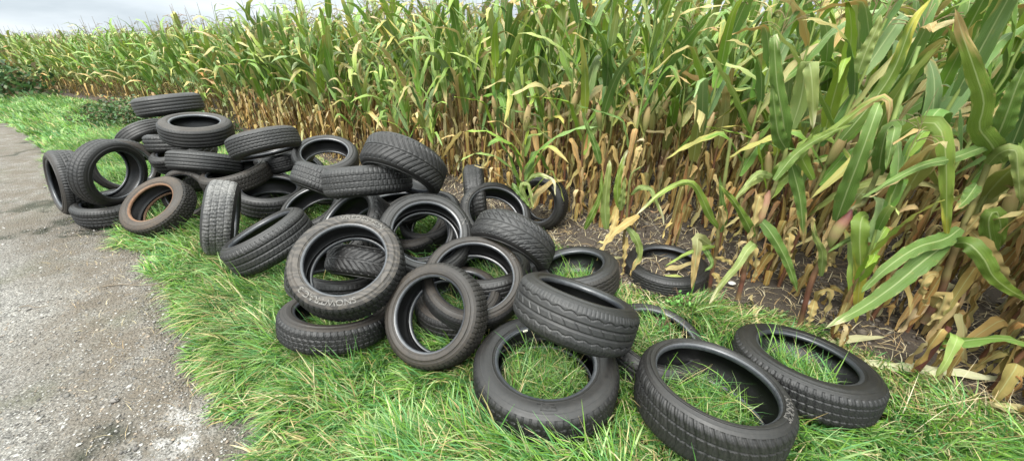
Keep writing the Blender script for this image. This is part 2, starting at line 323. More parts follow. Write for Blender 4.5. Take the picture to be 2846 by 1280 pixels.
def make_tyre(label,c,n,Ro,W,rb,kind,tread='tread',side='side',bead='bead',texts=(),stick=None,near=1,spin=0,depth=.0072,name='car_tyre',oval=0):
    root=empty(name,c); tag(root,label,'tyre','worn tyres dumped beside the maize field')
    n=Vector(n).normalized(); up=Vector((0,.6,.8)); e0=(up-n*up.dot(n)).normalized(); e1=n.cross(e0)
    Mx=Matrix((e0,e1,n)).transposed().to_4x4(); Mx.translation=Vector(c); root.matrix_world=Mx
    nu=[260,420,620][near]; nv=[26,40,60][near]
    hw=W/2
    zt=.40*W  # tread half width
    v=np.linspace(-1,1,nv); u=np.arange(nu)/nu
    crown=Ro-.005*v**2-.022*np.clip(np.abs(v)-.72,0,1)**1.6/.28**1.6*.62
    g=pattern(kind,(u[:,None]+spin),v[None,:]); g=g*(1-smooth01(np.abs(v),.97,1.0))[None]
    rr=crown[None]-depth*g; zz=np.broadcast_to(v*zt*1.02,rr.shape)
    ang=2*np.pi*u[:,None]
    ns=(vnoise(np.stack([np.cos(ang[:,0])*4+c[0]*9,np.sin(ang[:,0])*4+c[1]*9],1),1,3)-.5)*.004
    rr=rr+ns[:,None]
    def sq(V):
        if oval: V=V.copy(); V[:,0]*=1+oval; V[:,1]*=1-oval
        return V
    V=np.stack([rr*np.cos(ang),rr*np.sin(ang),zz],-1).reshape(-1,3)
    mesh('tread',sq(V),grid(nu,nv,True)[:,::-1],M[tread],root)
    re,ze=crown[-1],zt*1.02
    H=re-rb
    ns_=nu//2
    for s in (1,-1):
        sp=smoothpoly([(re,ze),(re-.010,ze+.35*(hw-ze)),(re-.026,ze+.72*(hw-ze)),(re-.42*H,hw),(rb+.34*H,hw*.985),(rb+.24*H,hw*.94),(rb+.16*H,hw*.89)],6)
        # moulded rings
        q=(sp[:,0]-rb)/H
        ring=.0016*((q>.80)&(q<.84))+.0014*((q>.27)&(q<.31))+.0012*(q<.2)
        sp=np.c_[sp[:,0],sp[:,1]+ring]; sp2=np.c_[sp[:,0],s*sp[:,1]]
        F=grid(ns_,len(sp2),True); F=F if s<0 else F[:,::-1]
        V=revolve(sp2,ns_)
        if s>0:
            pass
        mesh('sidewall',sq(V),F[:,::-1],M[side],root)
        bp=smoothpoly([(sp[-1,0],sp[-1,1]),(rb+.07*H,hw*.87),(rb+.02*H,hw*.83),(rb,hw*.77),(rb+.0005,hw*.71),(rb+.004,hw*.66),(rb+.011,hw*.63)],3)
        bp2=np.c_[bp[:,0],s*bp[:,1]]; F=grid(ns_,len(bp2),True); F=F if s<0 else F[:,::-1]
        mesh('bead',sq(revolve(bp2,ns_)),F[:,::-1],M[bead],root)
    lp=smoothpoly([(rb+.011,hw*.63),(rb+.020,hw*.70),(rb+.45*H,hw*.86),(re-.035,hw*.80),(re-.020,hw*.55),(Ro-.018,0),(re-.020,-hw*.55),(re-.035,-hw*.80),(rb+.45*H,-hw*.86),(rb+.020,-hw*.70),(rb+.011,-hw*.63)],4)
    V=revolve(lp,ns_); mesh('inner_liner',sq(V),grid(ns_,len(lp),True),M['liner'],root)
    for (txt,a0,size,rf,mm) in texts: arc_text(txt,a0,size,rb+rf*H,sp,root,mm,sq)
    if stick:
        a0,wd=stick; a=np.linspace(a0-wd,a0+wd,9)
        prof=np.array([(rb+.002,hw*.815+.0012),(rb-.0015,hw*.77),(rb-.0012,hw*.71)])
        V=np.stack([prof[None,:,0]*np.cos(a)[:,None],prof[None,:,0]*np.sin(a)[:,None],np.broadcast_to(prof[None,:,1],(9,3))],-1).reshape(-1,3)
        mesh('paper_sticker',sq(V),grid(9,3),M['sticker'],root)
    return root
def arc_text(txt,a0,size,r,hw,root,mm,sq):
    cu=bpy.data.curves.new('t','FONT'); cu.body=txt; cu.size=size; cu.extrude=.0012; cu.align_x='CENTER'; cu.align_y='CENTER'; cu.offset=size*.012; cu.resolution_u=3
    to=bpy.data.objects.new('t',cu); COL.objects.link(to); dg=bpy.context.evaluated_depsgraph_get(); me=bpy.data.meshes.new_from_object(to.evaluated_get(dg))
    bpy.data.objects.remove(to); me.name='lettering'
    nV=len(me.vertices); co=np.empty(nV*3,np.float32); me.vertices.foreach_get('co',co); co=co.reshape(-1,3)
    an=a0-co[:,0]*1.12/r; rad=r+co[:,1]
    P=np.stack([rad*np.cos(an),rad*np.sin(an),np.interp(rad,hw[::-1,0],hw[::-1,1])+.0014+co[:,2]],1)
    P=sq(P); me.vertices.foreach_set('co',P.astype(np.float32).ravel()); me.materials.clear(); me.materials.append(M[mm]); me.update()
    o=bpy.data.objects.new('lettering',me); COL.objects.link(o); o.parent=root
TY=dict(
**{'01':((-3.920,4.421,0.970),(-0.127,0.075,0.989),0.317,0.207,0.208)},
**{'02':((-3.292,3.927,0.795),(0.172,-0.084,0.981),0.313,0.214,0.199)},
**{'03':((-4.514,4.616,0.524),(0.611,-0.286,-0.738),0.317,0.211,0.207)},
**{'04a':((-3.949,4.378,0.545),(-0.009,0.210,0.978),0.311,0.204,0.215)},
**{'04b':((-3.776,4.198,0.463),(-0.132,-0.237,0.963),0.318,0.202,0.216)},
**{'04c':((-3.892,4.054,0.145),(-0.086,0.231,0.969),0.306,0.206,0.213)},
**{'05':((-3.194,3.761,0.488),(0.067,0.380,0.923),0.318,0.200,0.221)},
**{'06':((-4.447,3.523,0.359),(-0.519,-0.831,0.200),0.321,0.212,0.225)},
**{'07':((-3.908,3.459,0.477),(0.978,-0.038,-0.205),0.325,0.177,0.226)},
**{'07b':((-4.338,4.020,0.374),(0.744,-0.628,0.230),0.297,0.212,0.214)},
**{'08':((-4.049,3.467,0.113),(0.062,-0.044,0.997),0.305,0.209,0.211)},
**{'09':((-3.299,3.180,0.245),(-0.065,-0.598,0.799),0.302,0.193,0.189)},
**{'10':((-3.258,3.519,0.247),(0.065,-0.951,0.301),0.257,0.211,0.181)},
**{'11':((-2.402,2.775,0.321),(0.838,0.447,-0.314),0.310,0.211,0.203)},
**{'12':((-2.812,3.621,0.394),(-0.107,-0.108,0.988),0.315,0.193,0.229)},
**{'13':((-2.455,3.520,0.219),(0.203,-0.088,0.975),0.323,0.231,0.230)},
**{'14':((-2.383,3.557,0.747),(0.261,-0.208,-0.943),0.311,0.205,0.203)},
**{'15':((-2.472,4.122,0.279),(0.499,-0.244,0.832),0.287,0.200,0.199)},
**{'16':((-1.919,3.744,0.538),(0.187,-0.348,0.919),0.314,0.209,0.214)},
**{'17':((-1.660,3.167,0.469),(0.350,0.529,0.773),0.305,0.209,0.219)},
**{'18':((-1.078,2.649,0.684),(-0.082,0.311,0.947),0.317,0.209,0.220)},
**{'19':((-0.804,2.686,0.789),(-0.320,-0.627,-0.711),0.311,0.249,0.219)},
**{'20':((-1.854,3.178,0.201),(-0.131,-0.389,0.912),0.301,0.201,0.221)},
**{'21':((-1.199,2.534,0.340),(-0.457,-0.490,0.742),0.305,0.246,0.231)},
**{'22':((-1.879,2.521,0.248),(-0.387,-0.036,0.921),0.322,0.247,0.227)},
**{'23':((-0.929,1.784,0.486),(0.135,-0.514,0.847),0.310,0.206,0.210)},
**{'24':((-1.036,1.725,0.156),(0.112,0.244,0.963),0.313,0.164,0.219)},
**{'25a':((-0.924,2.115,0.265),(0.150,0.638,0.755),0.306,0.189,0.221)},
**{'25b':((-1.205,2.108,0.193),(0.226,0.142,0.964),0.300,0.201,0.220)},
**{'26':((-0.590,2.249,0.422),(0.257,-0.559,0.788),0.320,0.198,0.218)},
**{'26b':((-0.842,2.875,0.208),(-0.047,-0.433,0.900),0.310,0.194,0.213)},
**{'27':((-0.694,2.912,0.236),(-0.193,-0.441,0.876),0.279,0.214,0.207)},
**{'28':((-0.713,2.562,0.300),(0.228,-0.762,0.607),0.290,0.201,0.210)},
**{'29':((-0.239,1.923,0.276),(0.116,-0.405,0.907),0.319,0.188,0.236)},
**{'30':((-0.348,1.944,0.110),(0.015,-0.098,0.995),0.283,0.196,0.201)},
**{'31':((-0.150,2.208,0.125),(-0.110,0.114,0.987),0.290,0.200,0.210)},
**{'32':((-0.420,1.617,0.268),(-0.264,-0.673,0.690),0.287,0.206,0.196)},
**{'33':((-0.148,2.877,0.289),(0.260,-0.538,0.802),0.312,0.198,0.229)},
**{'34':((-0.343,3.213,0.314),(-0.993,-0.117,-0.032),0.313,0.190,0.207)},
**{'35':((0.277,3.300,0.239),(-0.484,-0.847,0.222),0.267,0.200,0.173)},
**{'36':((-0.000,2.318,0.328),(-0.420,-0.711,-0.564),0.309,0.236,0.230)},
**{'37':((0.447,2.173,0.157),(-0.170,0.094,0.981),0.297,0.215,0.191)},
**{'38':((1.194,2.428,0.045),(-0.031,0.020,0.999),0.307,0.159,0.217)},
**{'39':((0.326,1.523,0.373),(0.305,0.375,0.876),0.318,0.234,0.217)},
**{'40':((0.169,1.361,0.118),(-0.008,0.030,1.000),0.367,0.192,0.237)},
**{'41':((0.814,1.606,0.043),(0.078,-0.069,0.995),0.289,0.216,0.207)},
**{'42':((0.894,1.150,0.179),(0.083,0.128,0.988),0.320,0.244,0.243)},
**{'43':((1.483,1.368,0.126),(0.103,0.161,0.982),0.319,0.190,0.207)},
**{'f1':((-1.918,3.798,0.192),(0.000,0.029,1.000),0.290,0.200,0.208)},
**{'f2':((-1.015,3.033,0.305),(-0.063,0.108,0.992),0.306,0.178,0.216)},
**{'f3':((-2.524,4.022,0.462),(-0.158,-0.025,0.987),0.294,0.193,0.212)},
**{'f4':((-1.507,3.551,0.098),(-0.022,0.034,0.999),0.295,0.197,0.214)},
**{'f5':((-2.878,3.862,0.076),(0.003,-0.001,1.000),0.305,0.191,0.200)},
**{'f6':((-1.427,3.042,0.125),(0.082,0.075,0.994),0.301,0.193,0.219)},
)
XT={
'01':dict(tread='tread_grey',kind='rib',near=0,label='topmost tyre of the whole heap, tread to the road with four long grooves'),
'02':dict(side='side_brown',kind='rib',near=0,label='thick tyre with its hole open upward, directly under the topmost tyre of the heap'),
'03':dict(kind='rib',near=0,label='dark tyre leaning left under the topmost tyre, only its upper arc in view'),
'04a':dict(kind='summer',near=0,label='dark tyre squeezed below the leaning tyre, left of the thick open tyre'),
'04b':dict(kind='summer',near=0,label='dark tyre in the middle of the shaded stack behind the see-through upright tyre'),
'04c':dict(kind='block',near=0,label='lowest tyre of the shaded stack, flat on the ground behind the upright tyre'),
'05':dict(kind='rib',near=1,tread='tread_grey',label='slate grey tyre with grooves running straight across, just below the thick open tyre'),
'06':dict(side='side_brown',kind='sweep',near=1,label='upright tyre at the road end of the heap, its hole facing left'),
'07':dict(kind='summer',near=1,label='large upright tyre with a see-through round hole, second from the road end'),
'07b':dict(kind='summer',near=0,side='side_brown',label='tyre standing behind the large upright one and seen through its hole'),
'08':dict(kind='sweep',near=1,label='tyre lying flat on the road edge underneath the large upright tyre'),
'09':dict(kind='knob',near=1,side='side_rust',bead='bead_rust',tread='tread_brown',label='brown dusty tyre with a rusty ring round its hole and wavy knobbly tread'),
'10':dict(kind='block',near=1,side='side_brown',texts=[('REX',-.35,.035,.5,'letter_dim')],label='brown grey tyre standing right behind the rusty ringed tyre'),
'11':dict(kind='block',near=1,tread='tread_pale',label='upright tyre whose tread faces the road and is scuffed nearly white'),
'12':dict(kind='block',near=1,tread='tread_brown',side='side_brown',label='dusty brown tyre lying open behind the upright pale scuffed one'),
'13':dict(kind='summer',near=1,label='black tyre lying flat with a wide hole, just right of the pale scuffed tyre'),
'14':dict(tread='tread_grey',side='side_brown',kind='ribfine',near=1,label='tyre tipped to show its dark underside, left of the pale rimmed tyre'),
'15':dict(kind='ribfine',near=0,label='small dark tyre half hidden below the tipped one, its hole facing right'),
'16':dict(kind='ribfine',near=1,label='tyre with a pale inner rim facing up, at the top middle beside the maize'),
'17':dict(kind='block',near=1,tread='tread_grey',label='smooth grey worn tyre wedged slanting under the blocky treaded tyre'),
'18':dict(tread='tread_grey',kind='block',near=1,label='blocky treaded tyre lying level in the middle of the heap, beneath the herringbone tyre'),
'19':dict(kind='vee',near=2,label='big tyre with herringbone tread sloping down at the top beside the maize'),
'20':dict(kind='summer',near=1,label='tyre arching its upper rim under the grey worn wedged tyre, behind the lettered one'),
'21':dict(kind='fan',near=1,tread='tread_grey',label='tyre with fanned diagonal tread standing just behind the white lettered tyre'),
'22':dict(tread='tread_grey',kind='summer',near=2,side='side',label='tyre propped at a slant, its hole a narrow slit, beside the pale scuffed tyre'),
'23':dict(kind='winter',near=2,side='side_mark',texts=[('VREDESTEIN',-.26,.043,.60,'letter'),('SNOWTRAC 3',2.93,.043,.60,'letter')],label='large brownish tyre with pale raised lettering above and below its hole'),
'24':dict(side='side_brown',kind='winter',near=2,label='winter tyre lying in the grass directly under the large lettered tyre'),
'25a':dict(kind='vee',near=1,label='tyre with curved fan tread seen through the hole of the large lettered tyre'),
'25b':dict(kind='rib',near=1,label='plain sided tyre lying low, seen through the bottom of the lettered tyre hole'),
'26':dict(kind='summer',near=1,texts=[('N',-1.25,.06,.5,'letter_dim')],label='wide black tyre leaning back with grass in its hole, centre of the heap'),
'26b':dict(kind='summer',near=1,side='side_brown',label='tyre seen leaning inside the hole of the wide black centre tyre'),
'27':dict(kind='summer',near=0,label='tyre mostly hidden behind the wide black centre tyre, next to the maize'),
'28':dict(kind='summer',near=1,label='tyre flat on the grass, its near lip showing below the wide black centre tyre'),
'29':dict(kind='ribfine',near=2,side='side_brown',texts=[('R18',-1.05,.030,.62,'letter_dim')],label='large brown sided tyre tilted to the road with a bright rim and grassy hole'),
'30':dict(kind='summer',near=2,side='side_brown',texts=[('PIRELLI',math.pi-.1,.042,.55,'letter_dim')],label='tyre seen through the brown front tyre, lettered upside down and lying in grass'),
'31':dict(kind='rib',near=1,label='tyre flat in the grass inside the ring of the large brown sided tyre'),
'32':dict(kind='block',near=2,side='side_brown',tread='tread_brown',stick=(-.30,.10),label='brown sided tyre in front of the heap with a paper sticker on its rim'),
'33':dict(kind='summer',near=1,texts=[('R 20 XL',1.15,.034,.5,'letter_dim')],label='tyre standing open at the maize edge with brown stalks seen through its hole'),
'34':dict(kind='winter',near=0,label='tyre half hidden in the maize behind the open standing tyre, tread in view'),
'35':dict(kind='block',near=1,label='tyre standing among the maize with a pale leaf fallen over its top'),
'36':dict(kind='veewide',near=2,tread='tread_grey',label='wide tyre with branching diagonal tread resting nose down beside the large brown sided tyre'),
'37':dict(tread='tread_brown',kind='ribfine',near=1,side='side',label='tyre flat on the soil edge with short grass growing in its hole'),
'38':dict(tread='tread_grey',kind='ribfine',near=1,label='tyre flat on bare soil between the first maize stalks with dry leaves inside'),
'39':dict(kind='zig',near=2,tread='tread_grey',label='tyre with wavy grooved tread tilted across the flat black tyre in the grass'),
'40':dict(kind='block',near=2,stick=(.42,.06),texts=[('ETL',math.pi-.05,.05,.5,'side')],label='smooth black tyre lying flat in front, beneath the wavy grooved tyre, grass mound inside'),
'41':dict(kind='rib',near=1,tread='tread_grey',label='tyre sunk in straw behind the wavy grooved tyre, only a narrow slit open'),
'42':dict(side='side',kind='sipes',near=2,texts=[('MAXXIS',-2.35,.040,.52,'letter_dim')],label='biggest foreground tyre, filled with grass, deep winter tread to the camera'),
'43':dict(kind='block',near=2,side='side',label='long looking dark tyre on bare soil just beyond the biggest foreground tyre'),
}
XT.update({
'f1':dict(kind='summer',near=0,label='dark tyre glimpsed through the hole of the pale rimmed tyre at the top middle'),
'f2':dict(kind='summer',near=0,label='tyre in deep shade under the herringbone tyre at the right of the heap top'),
'f3':dict(kind='ribfine',near=0,label='shaded tyre underneath the tipped tyre with the dark underside'),
'f4':dict(kind='block',near=0,label='tyre at ground level behind the smooth grey wedged tyre, mostly in shadow'),
'f5':dict(kind='summer',near=0,label='tyre at ground level underneath the dusty brown open tyre'),
'f6':dict(kind='block',near=0,label='shadowed tyre lying inside the arch under the grey wedged tyre')})
for k,a in TY.items():
    c,n,Ro,W_,rb=a; make_tyre(c=c,n=n,Ro=Ro,W=W_,rb=rb,spin=(sum(map(ord,k))*37%97)/97,**XT[k])
# ---------------- maize ----------------
rng=np.random.default_rng(7)
def ribbon(P,side,width,fold,nac,wave=0,wph=0):
    """leaf blade along points P with side vectors, widths, V-fold angle per point"""
    n=len(P); T=np.gradient(P,axis=0); T/=np.linalg.norm(T,axis=1)[:,None]+1e-9
    side=side-(side*T).sum(1)[:,None]*T; side/=np.linalg.norm(side,axis=1)[:,None]+1e-9
    Nn=np.cross(side,T); x=np.linspace(-1,1,nac+1)
    V=P[:,None]+side[:,None]*(x[None,:,None]*(width*np.cos(fold))[:,None,None])+Nn[:,None]*(np.abs(x)[None,:,None]*(width*np.sin(fold))[:,None,None])
    if wave:
        s=np.linspace(0,1,n)
        V=V+Nn[:,None]*(wave*np.sin(s*wph+3.1*(x[None,:]>0).T.astype(float)[...,None].reshape(1,-1).T.T if False else (s*wph)[:,None]+2.4*np.sign(x)[None])*np.abs(x)[None]**2*np.minimum(1,(s*4))[:,None])[...,None]
    uv=np.stack(np.broadcast_arrays((x*.5+.5)[None],np.linspace(0,1,n)[:,None]),-1).reshape(-1,2)
    return V.reshape(-1,3),grid(n,nac+1),uv
def leaf(base,az,Ln,W,el0,droop,kink=None,twist=0,fold=.35,n=12,nac=4,wave=.012,c0=(.1,.2,.04),c1=(.14,.2,.05),tipc=None,pw=1.6,r=None,bend=0.):
    """el0 start elevation; droop total fall of elevation along the blade; kink=(s,angle) sharp fold-over"""
    r=r or rng; s=np.linspace(0,1,n); el=el0-droop*s**pw
    if kink: el=el-kink[1]*smooth01(s,kink[0]-.05,kink[0]+.05)
    el=np.clip(el,-1.52,1.5); a=az+bend*s**1.5
    d=np.stack([np.cos(el)*np.cos(a),np.cos(el)*np.sin(a),np.sin(el)],1); P=np.array(base)+np.r_[np.zeros((1,3)),np.cumsum((d[1:]+d[:-1])/2,0)]*Ln/(n-1)
    sd=np.stack([-np.sin(a),np.cos(a),0*a],1); up=np.cross(d,sd)
    tw=twist*s; sd=sd*np.cos(tw)[:,None]+up*np.sin(tw)[:,None]
    w=W*.5*np.minimum(1,.45+s/.18*.55)*np.clip(1-s,0,1)**.55*(1-.15*s); w[-1]=.0006
    P[:,2]=np.maximum(P[:,2],.012)
    V,F,uv=ribbon(P,sd,w,fold*(1-.6*s),nac,wave,Ln*34+az)
    t=uv[:,1:2]; C=np.array(c0)*(1-t)+np.array(c1)*t
    if tipc is not None:
        k=smooth01(t+.12*(vnoise(uv*[3,9]+az*7,1,5,2)-.5)[:,None]*2+.10*np.abs(uv[:,0:1]-.5)*2,tipc[1],tipc[1]+.14); C=C*(1-k)+np.array(tipc[0])*k
    return V,F,uv,C
def tube(P,rad,k=6,c=None):
    P=np.asarray(P,float); n=len(P); T=np.gradient(P,axis=0); T/=np.linalg.norm(T,axis=1)[:,None]
    ref=np.array([1.,0,0]) if abs(T[0,0])<.8 else np.array([0,1.,0]); A=np.cross(T,ref); A/=np.linalg.norm(A,axis=1)[:,None]; B=np.cross(T,A)
    a=np.linspace(0,2*np.pi,k,endpoint=False); rad=np.broadcast_to(rad,(n,))
    V=P[:,None]+rad[:,None,None]*(np.cos(a)[None,:,None]*A[:,None]+np.sin(a)[None,:,None]*B[:,None]); V=V.reshape(-1,3)
    i=np.arange(n-1)[:,None]*k; j=np.arange(k)[None]; j2=(j+1)%k
    F=np.stack([i+j,i+j2,i+k+j2,i+k+j],-1).reshape(-1,4)
    uv=np.stack(np.broadcast_arrays((a/6.28)[None],np.linspace(0,1,n)[:,None]),-1).reshape(-1,2)
    C=np.repeat(np.asarray(c if c is not None else np.ones((n,3))*.1,float).reshape(-1,3) if np.ndim(c)==2 else np.broadcast_to(np.array(c),(n,3)),k,0)
    return V,F,uv,C
GREENS=[(0.0986,0.2088,0.0186),(0.0580,0.1450,0.0186),(0.1740,0.2958,0.0209),(0.0418,0.1102,0.0278),(0.2436,0.3538,0.0290),(0.1508,0.2320,0.0812),(0.0754,0.1682,0.0162)]
PALE=[(.30,.36,.09),(.27,.34,.16),(.40,.40,.11)]
DRYS=[(0.3808,0.2296,0.0896),(0.4928,0.3360,0.1568),(0.2688,0.1288,0.0448),(0.6048,0.4704,0.2688),(0.1568,0.0728,0.0302),(0.3472,0.1680,0.0616)]
def J(c,k=.12): return tuple(np.clip(np.array(c)*(1+rng.uniform(-k,k,3))*(1+rng.uniform(-k,k)),.005,.9))
def plant_geo(H=2.0,lod=2,dry=1.,lean=(0,0),bare=0.,tass=True):
    """H height of the uppermost leaves; returns parts dict. lod 2 near, 1 middle, 0 far"""
    n,nac={2:(14,4),1:(9,2),0:(5,1)}[lod]
    def sp(z): q=(max(z,0)/H)**1.4; return np.array([lean[0]*q,lean[1]*q,z])
    zz=np.linspace(-.03,H*.93,{2:22,1:10,0:4}[lod]); P=np.array([sp(z) for z in zz])+rng.normal(0,.0035,(len(zz),3))*[1,1,0]
    node=1+.12*np.cos(zz*2*np.pi/.17)**8
    cl=np.array([np.array((.12,.055,.03))*(1-k)+np.array((.17,.22,.06))*k for k in smooth01(zz+rng.uniform(-.2,.2),.45,1.1)])
    stalk=tube(P,(.0125-.007*zz/H)*node,{2:8,1:5,0:3}[lod],cl)
    G=[];D=[];az0=rng.uniform(0,6.28); nl=15 if lod else 11
    for i in range(nl):
        z=.10+(H*.90-.10)*(i/(nl-1))**.95; f=z/H; az=az0+math.pi*(i%2)+rng.normal(0,.38)
        isdry=(z<(.50+.50*rng.random())*dry)
        if isdry:
            for q in range({2:2,1:2,0:1}[lod]):
                c=J(DRYS[rng.integers(6)],.2); c2=J(DRYS[rng.integers(6)],.2)
                D.append(leaf(sp(z)+[0,0,-.02*q],az+rng.normal(0,1.2)*(q>0),rng.uniform(.26,.60),rng.uniform(.04,.085),rng.uniform(.8,1.4),rng.uniform(.2,.7),kink=(rng.uniform(.07,.30),rng.uniform(2.0,2.8)),twist=rng.uniform(-1.6,1.6),fold=rng.uniform(.15,.7),n=n,nac=nac,wave=.012,c0=c,c1=c2,pw=1))
        else:
            top=f>.72; k=None
            if rng.random()<.5: k=(rng.uniform(.35,.75),rng.uniform(.9,2.0))
            Ln=rng.uniform(.62,.86) if not top else rng.uniform(.42,.68)
            g=J(GREENS[rng.integers(7)]); g2=J(PALE[rng.integers(3)]) if rng.random()<.35 else J(GREENS[rng.integers(7)])
            tip=None; rr=rng.random()
            if rr<.5: tip=(J([(.48,.36,.18),(.38,.20,.07),(.45,.38,.10),(.26,.20,.06)][rng.integers(4)]),rng.uniform(.45,.88))
            if rng.random()<.085: g=J([(.42,.33,.12),(.36,.22,.07),(.46,.40,.16)][rng.integers(3)]); g2=J((.50,.38,.19))
            if z<1.0*dry and rng.random()<.4: g=J((.26,.25,.07)); tip=(J(DRYS[1]),rng.uniform(.25,.6))
            el=rng.uniform(.95,1.38) if not top else rng.uniform(1.12,1.45)
            G.append(leaf(sp(z),az,Ln,rng.uniform(.085,.130)*(1 if not top else .85)*(1.0 if lod==2 else 1.12),el,rng.uniform(.1,.75) if k else rng.uniform(.3,2.1),kink=k,twist=rng.uniform(-.9,.9),fold=rng.uniform(.2,.5),n=n,nac=nac,wave=.009 if lod else 0,c0=g,c1=g2,tipc=tip,pw=rng.uniform(1.2,2.2),bend=rng.normal(0,.35)))
    # clasping sheaths that have dried and split round the lower stem
    if lod:
        for z in np.arange(.12,.75*dry,.16 if lod==2 else .22):
            c=J(DRYS[rng.integers(6)],.2)
            D.append(leaf(sp(z),rng.uniform(0,6.28),rng.uniform(.18,.34),.075,1.45,rng.uniform(-.1,.5),twist=rng.uniform(-.8,.8),fold=rng.uniform(.6,1.2),n=max(5,n//2),nac=nac,wave=0,c0=c,c1=J(DRYS[rng.integers(6)],.2)))
    out=dict(stalk=[stalk],leaves=G,dry_leaves=D)
    if tass:
        Tt=[]; b=sp(H*.92); ax=np.array([rng.normal(0,.06),rng.normal(0,.06),1]); Lt=rng.uniform(.34,.50)
        tc=J([(.20,.10,.085),(.27,.19,.12),(.16,.11,.07)][rng.integers(3)])
        m={2:8,1:5,0:3}[lod]; kk={2:4,1:3,0:3}[lod]; rr={2:.0024,1:.0036,0:.0055}[lod]
        s=np.linspace(0,1,m)[:,None]; Tt.append(tube(b+ax*s*Lt,np.linspace(rr*1.4,rr*.5,m),kk,tc))
        for q in range({2:8,1:6,0:3}[lod]):
            a=rng.uniform(0,6.28); h0=b+ax*Lt*rng.uniform(.1,.45); Lb=rng.uniform(.13,.24); e=rng.uniform(.5,1.2)
            el=e-1.1*np.linspace(0,1,m)**1.5; dd=np.stack([np.cos(el)*np.cos(a),np.cos(el)*np.sin(a),np.sin(el)],1)
            Tt.append(tube(h0+np.cumsum(dd,0)*Lb/m,rr,kk,J(tc)))
        out['tassel']=Tt
    if lod==2:
        for q in range(1):
            z=rng.uniform(.78,.98); a=rng.uniform(0,6.28); s=np.linspace(0,1,9); P=sp(z)+np.stack([np.cos(a)*(.015+.05*s),np.sin(a)*(.015+.05*s),.21*s],1)
            rad=.026*np.abs(np.sin(np.pi*(s*.86+.10)))**.7+.002; rad[-1]=.004
            c=np.array([np.array((.20,.22,.07))*(1-t)+np.array((.36,.24,.12))*t for t in s])
            E=[tube(P,rad,9,c)]
            for _ in range(5): E.append(leaf(P[-2],a+rng.normal(0,.8),rng.uniform(.04,.08),.012,1.2,2,n=4,nac=1,wave=0,c0=(.16,.07,.03),c1=(.10,.05,.03)))
            out['ear']=E
    return out
PM=dict(stalk='stalk',leaves='leaf',dry_leaves='dry',tassel='dry',ear='stalk')
VARS=[]
for i in range(18):
    g_=plant_geo(H=[2.0,1.92,2.08,1.85,2.12,1.96][i%6],lod=2 if i<8 else 1,lean=tuple(rng.normal(0,.07,2)))
    VARS.append({k:cat_parts(v) for k,v in g_.items() if v})
MD={}
def place_maize(vi,loc,rz,s,label,group=None,lean=(0,0)):
    root=empty('maize_plant',loc); root.rotation_euler=(lean[0],lean[1],rz); root.scale=(s,s,s); tag(root,label,'maize plant',group)
    for k,(V,F,uv,C) in VARS[vi].items():
        if (vi,k) not in MD:
            o=mesh(k,V,F,M[PM[k]],root,uv=uv,col=C); MD[(vi,k)]=o
        else:
            o=MD[(vi,k)].copy(); COL.objects.link(o); o.parent=root
    return root
# rows follow the field edge; collect every plant position
def rowpos(k,step,off0=0):
    ln=strip(ROWL,[k*.72-(.24 if k>0 else 0)])[:,0]; d=np.r_[0,np.cumsum(np.linalg.norm(np.diff(ln,axis=0),axis=1))]
    s=np.arange(off0,d[-1],step); s=s+rng.normal(0,.03,len(s)); return np.stack([np.interp(s,d,ln[:,0]),np.interp(s,d,ln[:,1])],1)
TC=np.array([TY[k][0] for k in TY]); TR=np.array([TY[k][2] for k in TY]); TN=np.array([TY[k][1] for k in TY])
def clear_of_tyres(P,m=.10):
    """keep stalks out of the tyres' discs"""
    ok=np.ones(len(P),bool)
    for c,r_,n_ in zip(TC,TR,TN):
        d=P[:,:2]-c[:2]; nh=n_[:2]; ln_=np.linalg.norm(nh); u=nh/ln_ if ln_>1e-3 else np.array([1.,0]); vz=abs(n_[2])
        a=d@u; b=d@np.array([-u[1],u[0]]); ok&=((a/(r_*vz+.12+m*.4))**2+(b/(r_+m))**2)>1
    return ok
near_pos=[];far_pos=[]
HERO_=[((2.15,1.42),0,1.02,2.2),((1.84,1.81),1,.98,.6),((1.50,1.95),2,.93,4.0),((1.42,2.26),3,.80,1.0),((2.62,1.02),4,1.0,5.1),((3.05,.72),5,1.02,3.2)]
for k in range(0,14):
    p=rowpos(k,.155 if k<5 else .19,rng.uniform(0,.1))
    if k==0:
        r5=np.random.default_rng(5).random(len(p)); keepm=((p[:,0]<-2.4)&(r5<.9))|((p[:,0]<.5)&(r5<.7))|((p[:,0]>2.45)&(r5<.8))|((r5<.28)&(p[:,0]<2.0)); keepm&=~((p[:,0]>-.8)&(p[:,0]<1.6)&(r5>.12)); p=p[keepm]
    if k==1:
        m_=np.random.default_rng(2).random(len(p))>np.where((p[:,0]>.2)&(p[:,0]<2.9),.12,0); p=p[m_]
    p=p[clear_of_tyres(p)]
    fx=np.abs(p[:,0])<1.48*(p[:,1]*.89+1.0)+1.2; p=p[fx&(p[:,1]>-.4)]
    near_pos+= [(x,y,k) for x,y in p]
near_pos=np.array(near_pos)
dist=np.hypot(near_pos[:,0],near_pos[:,1])+np.where(near_pos[:,2]>4,30,0)+.55*near_pos[:,2]
order=np.argsort(dist); NI=288
G1='maize plants standing in rows in the field'
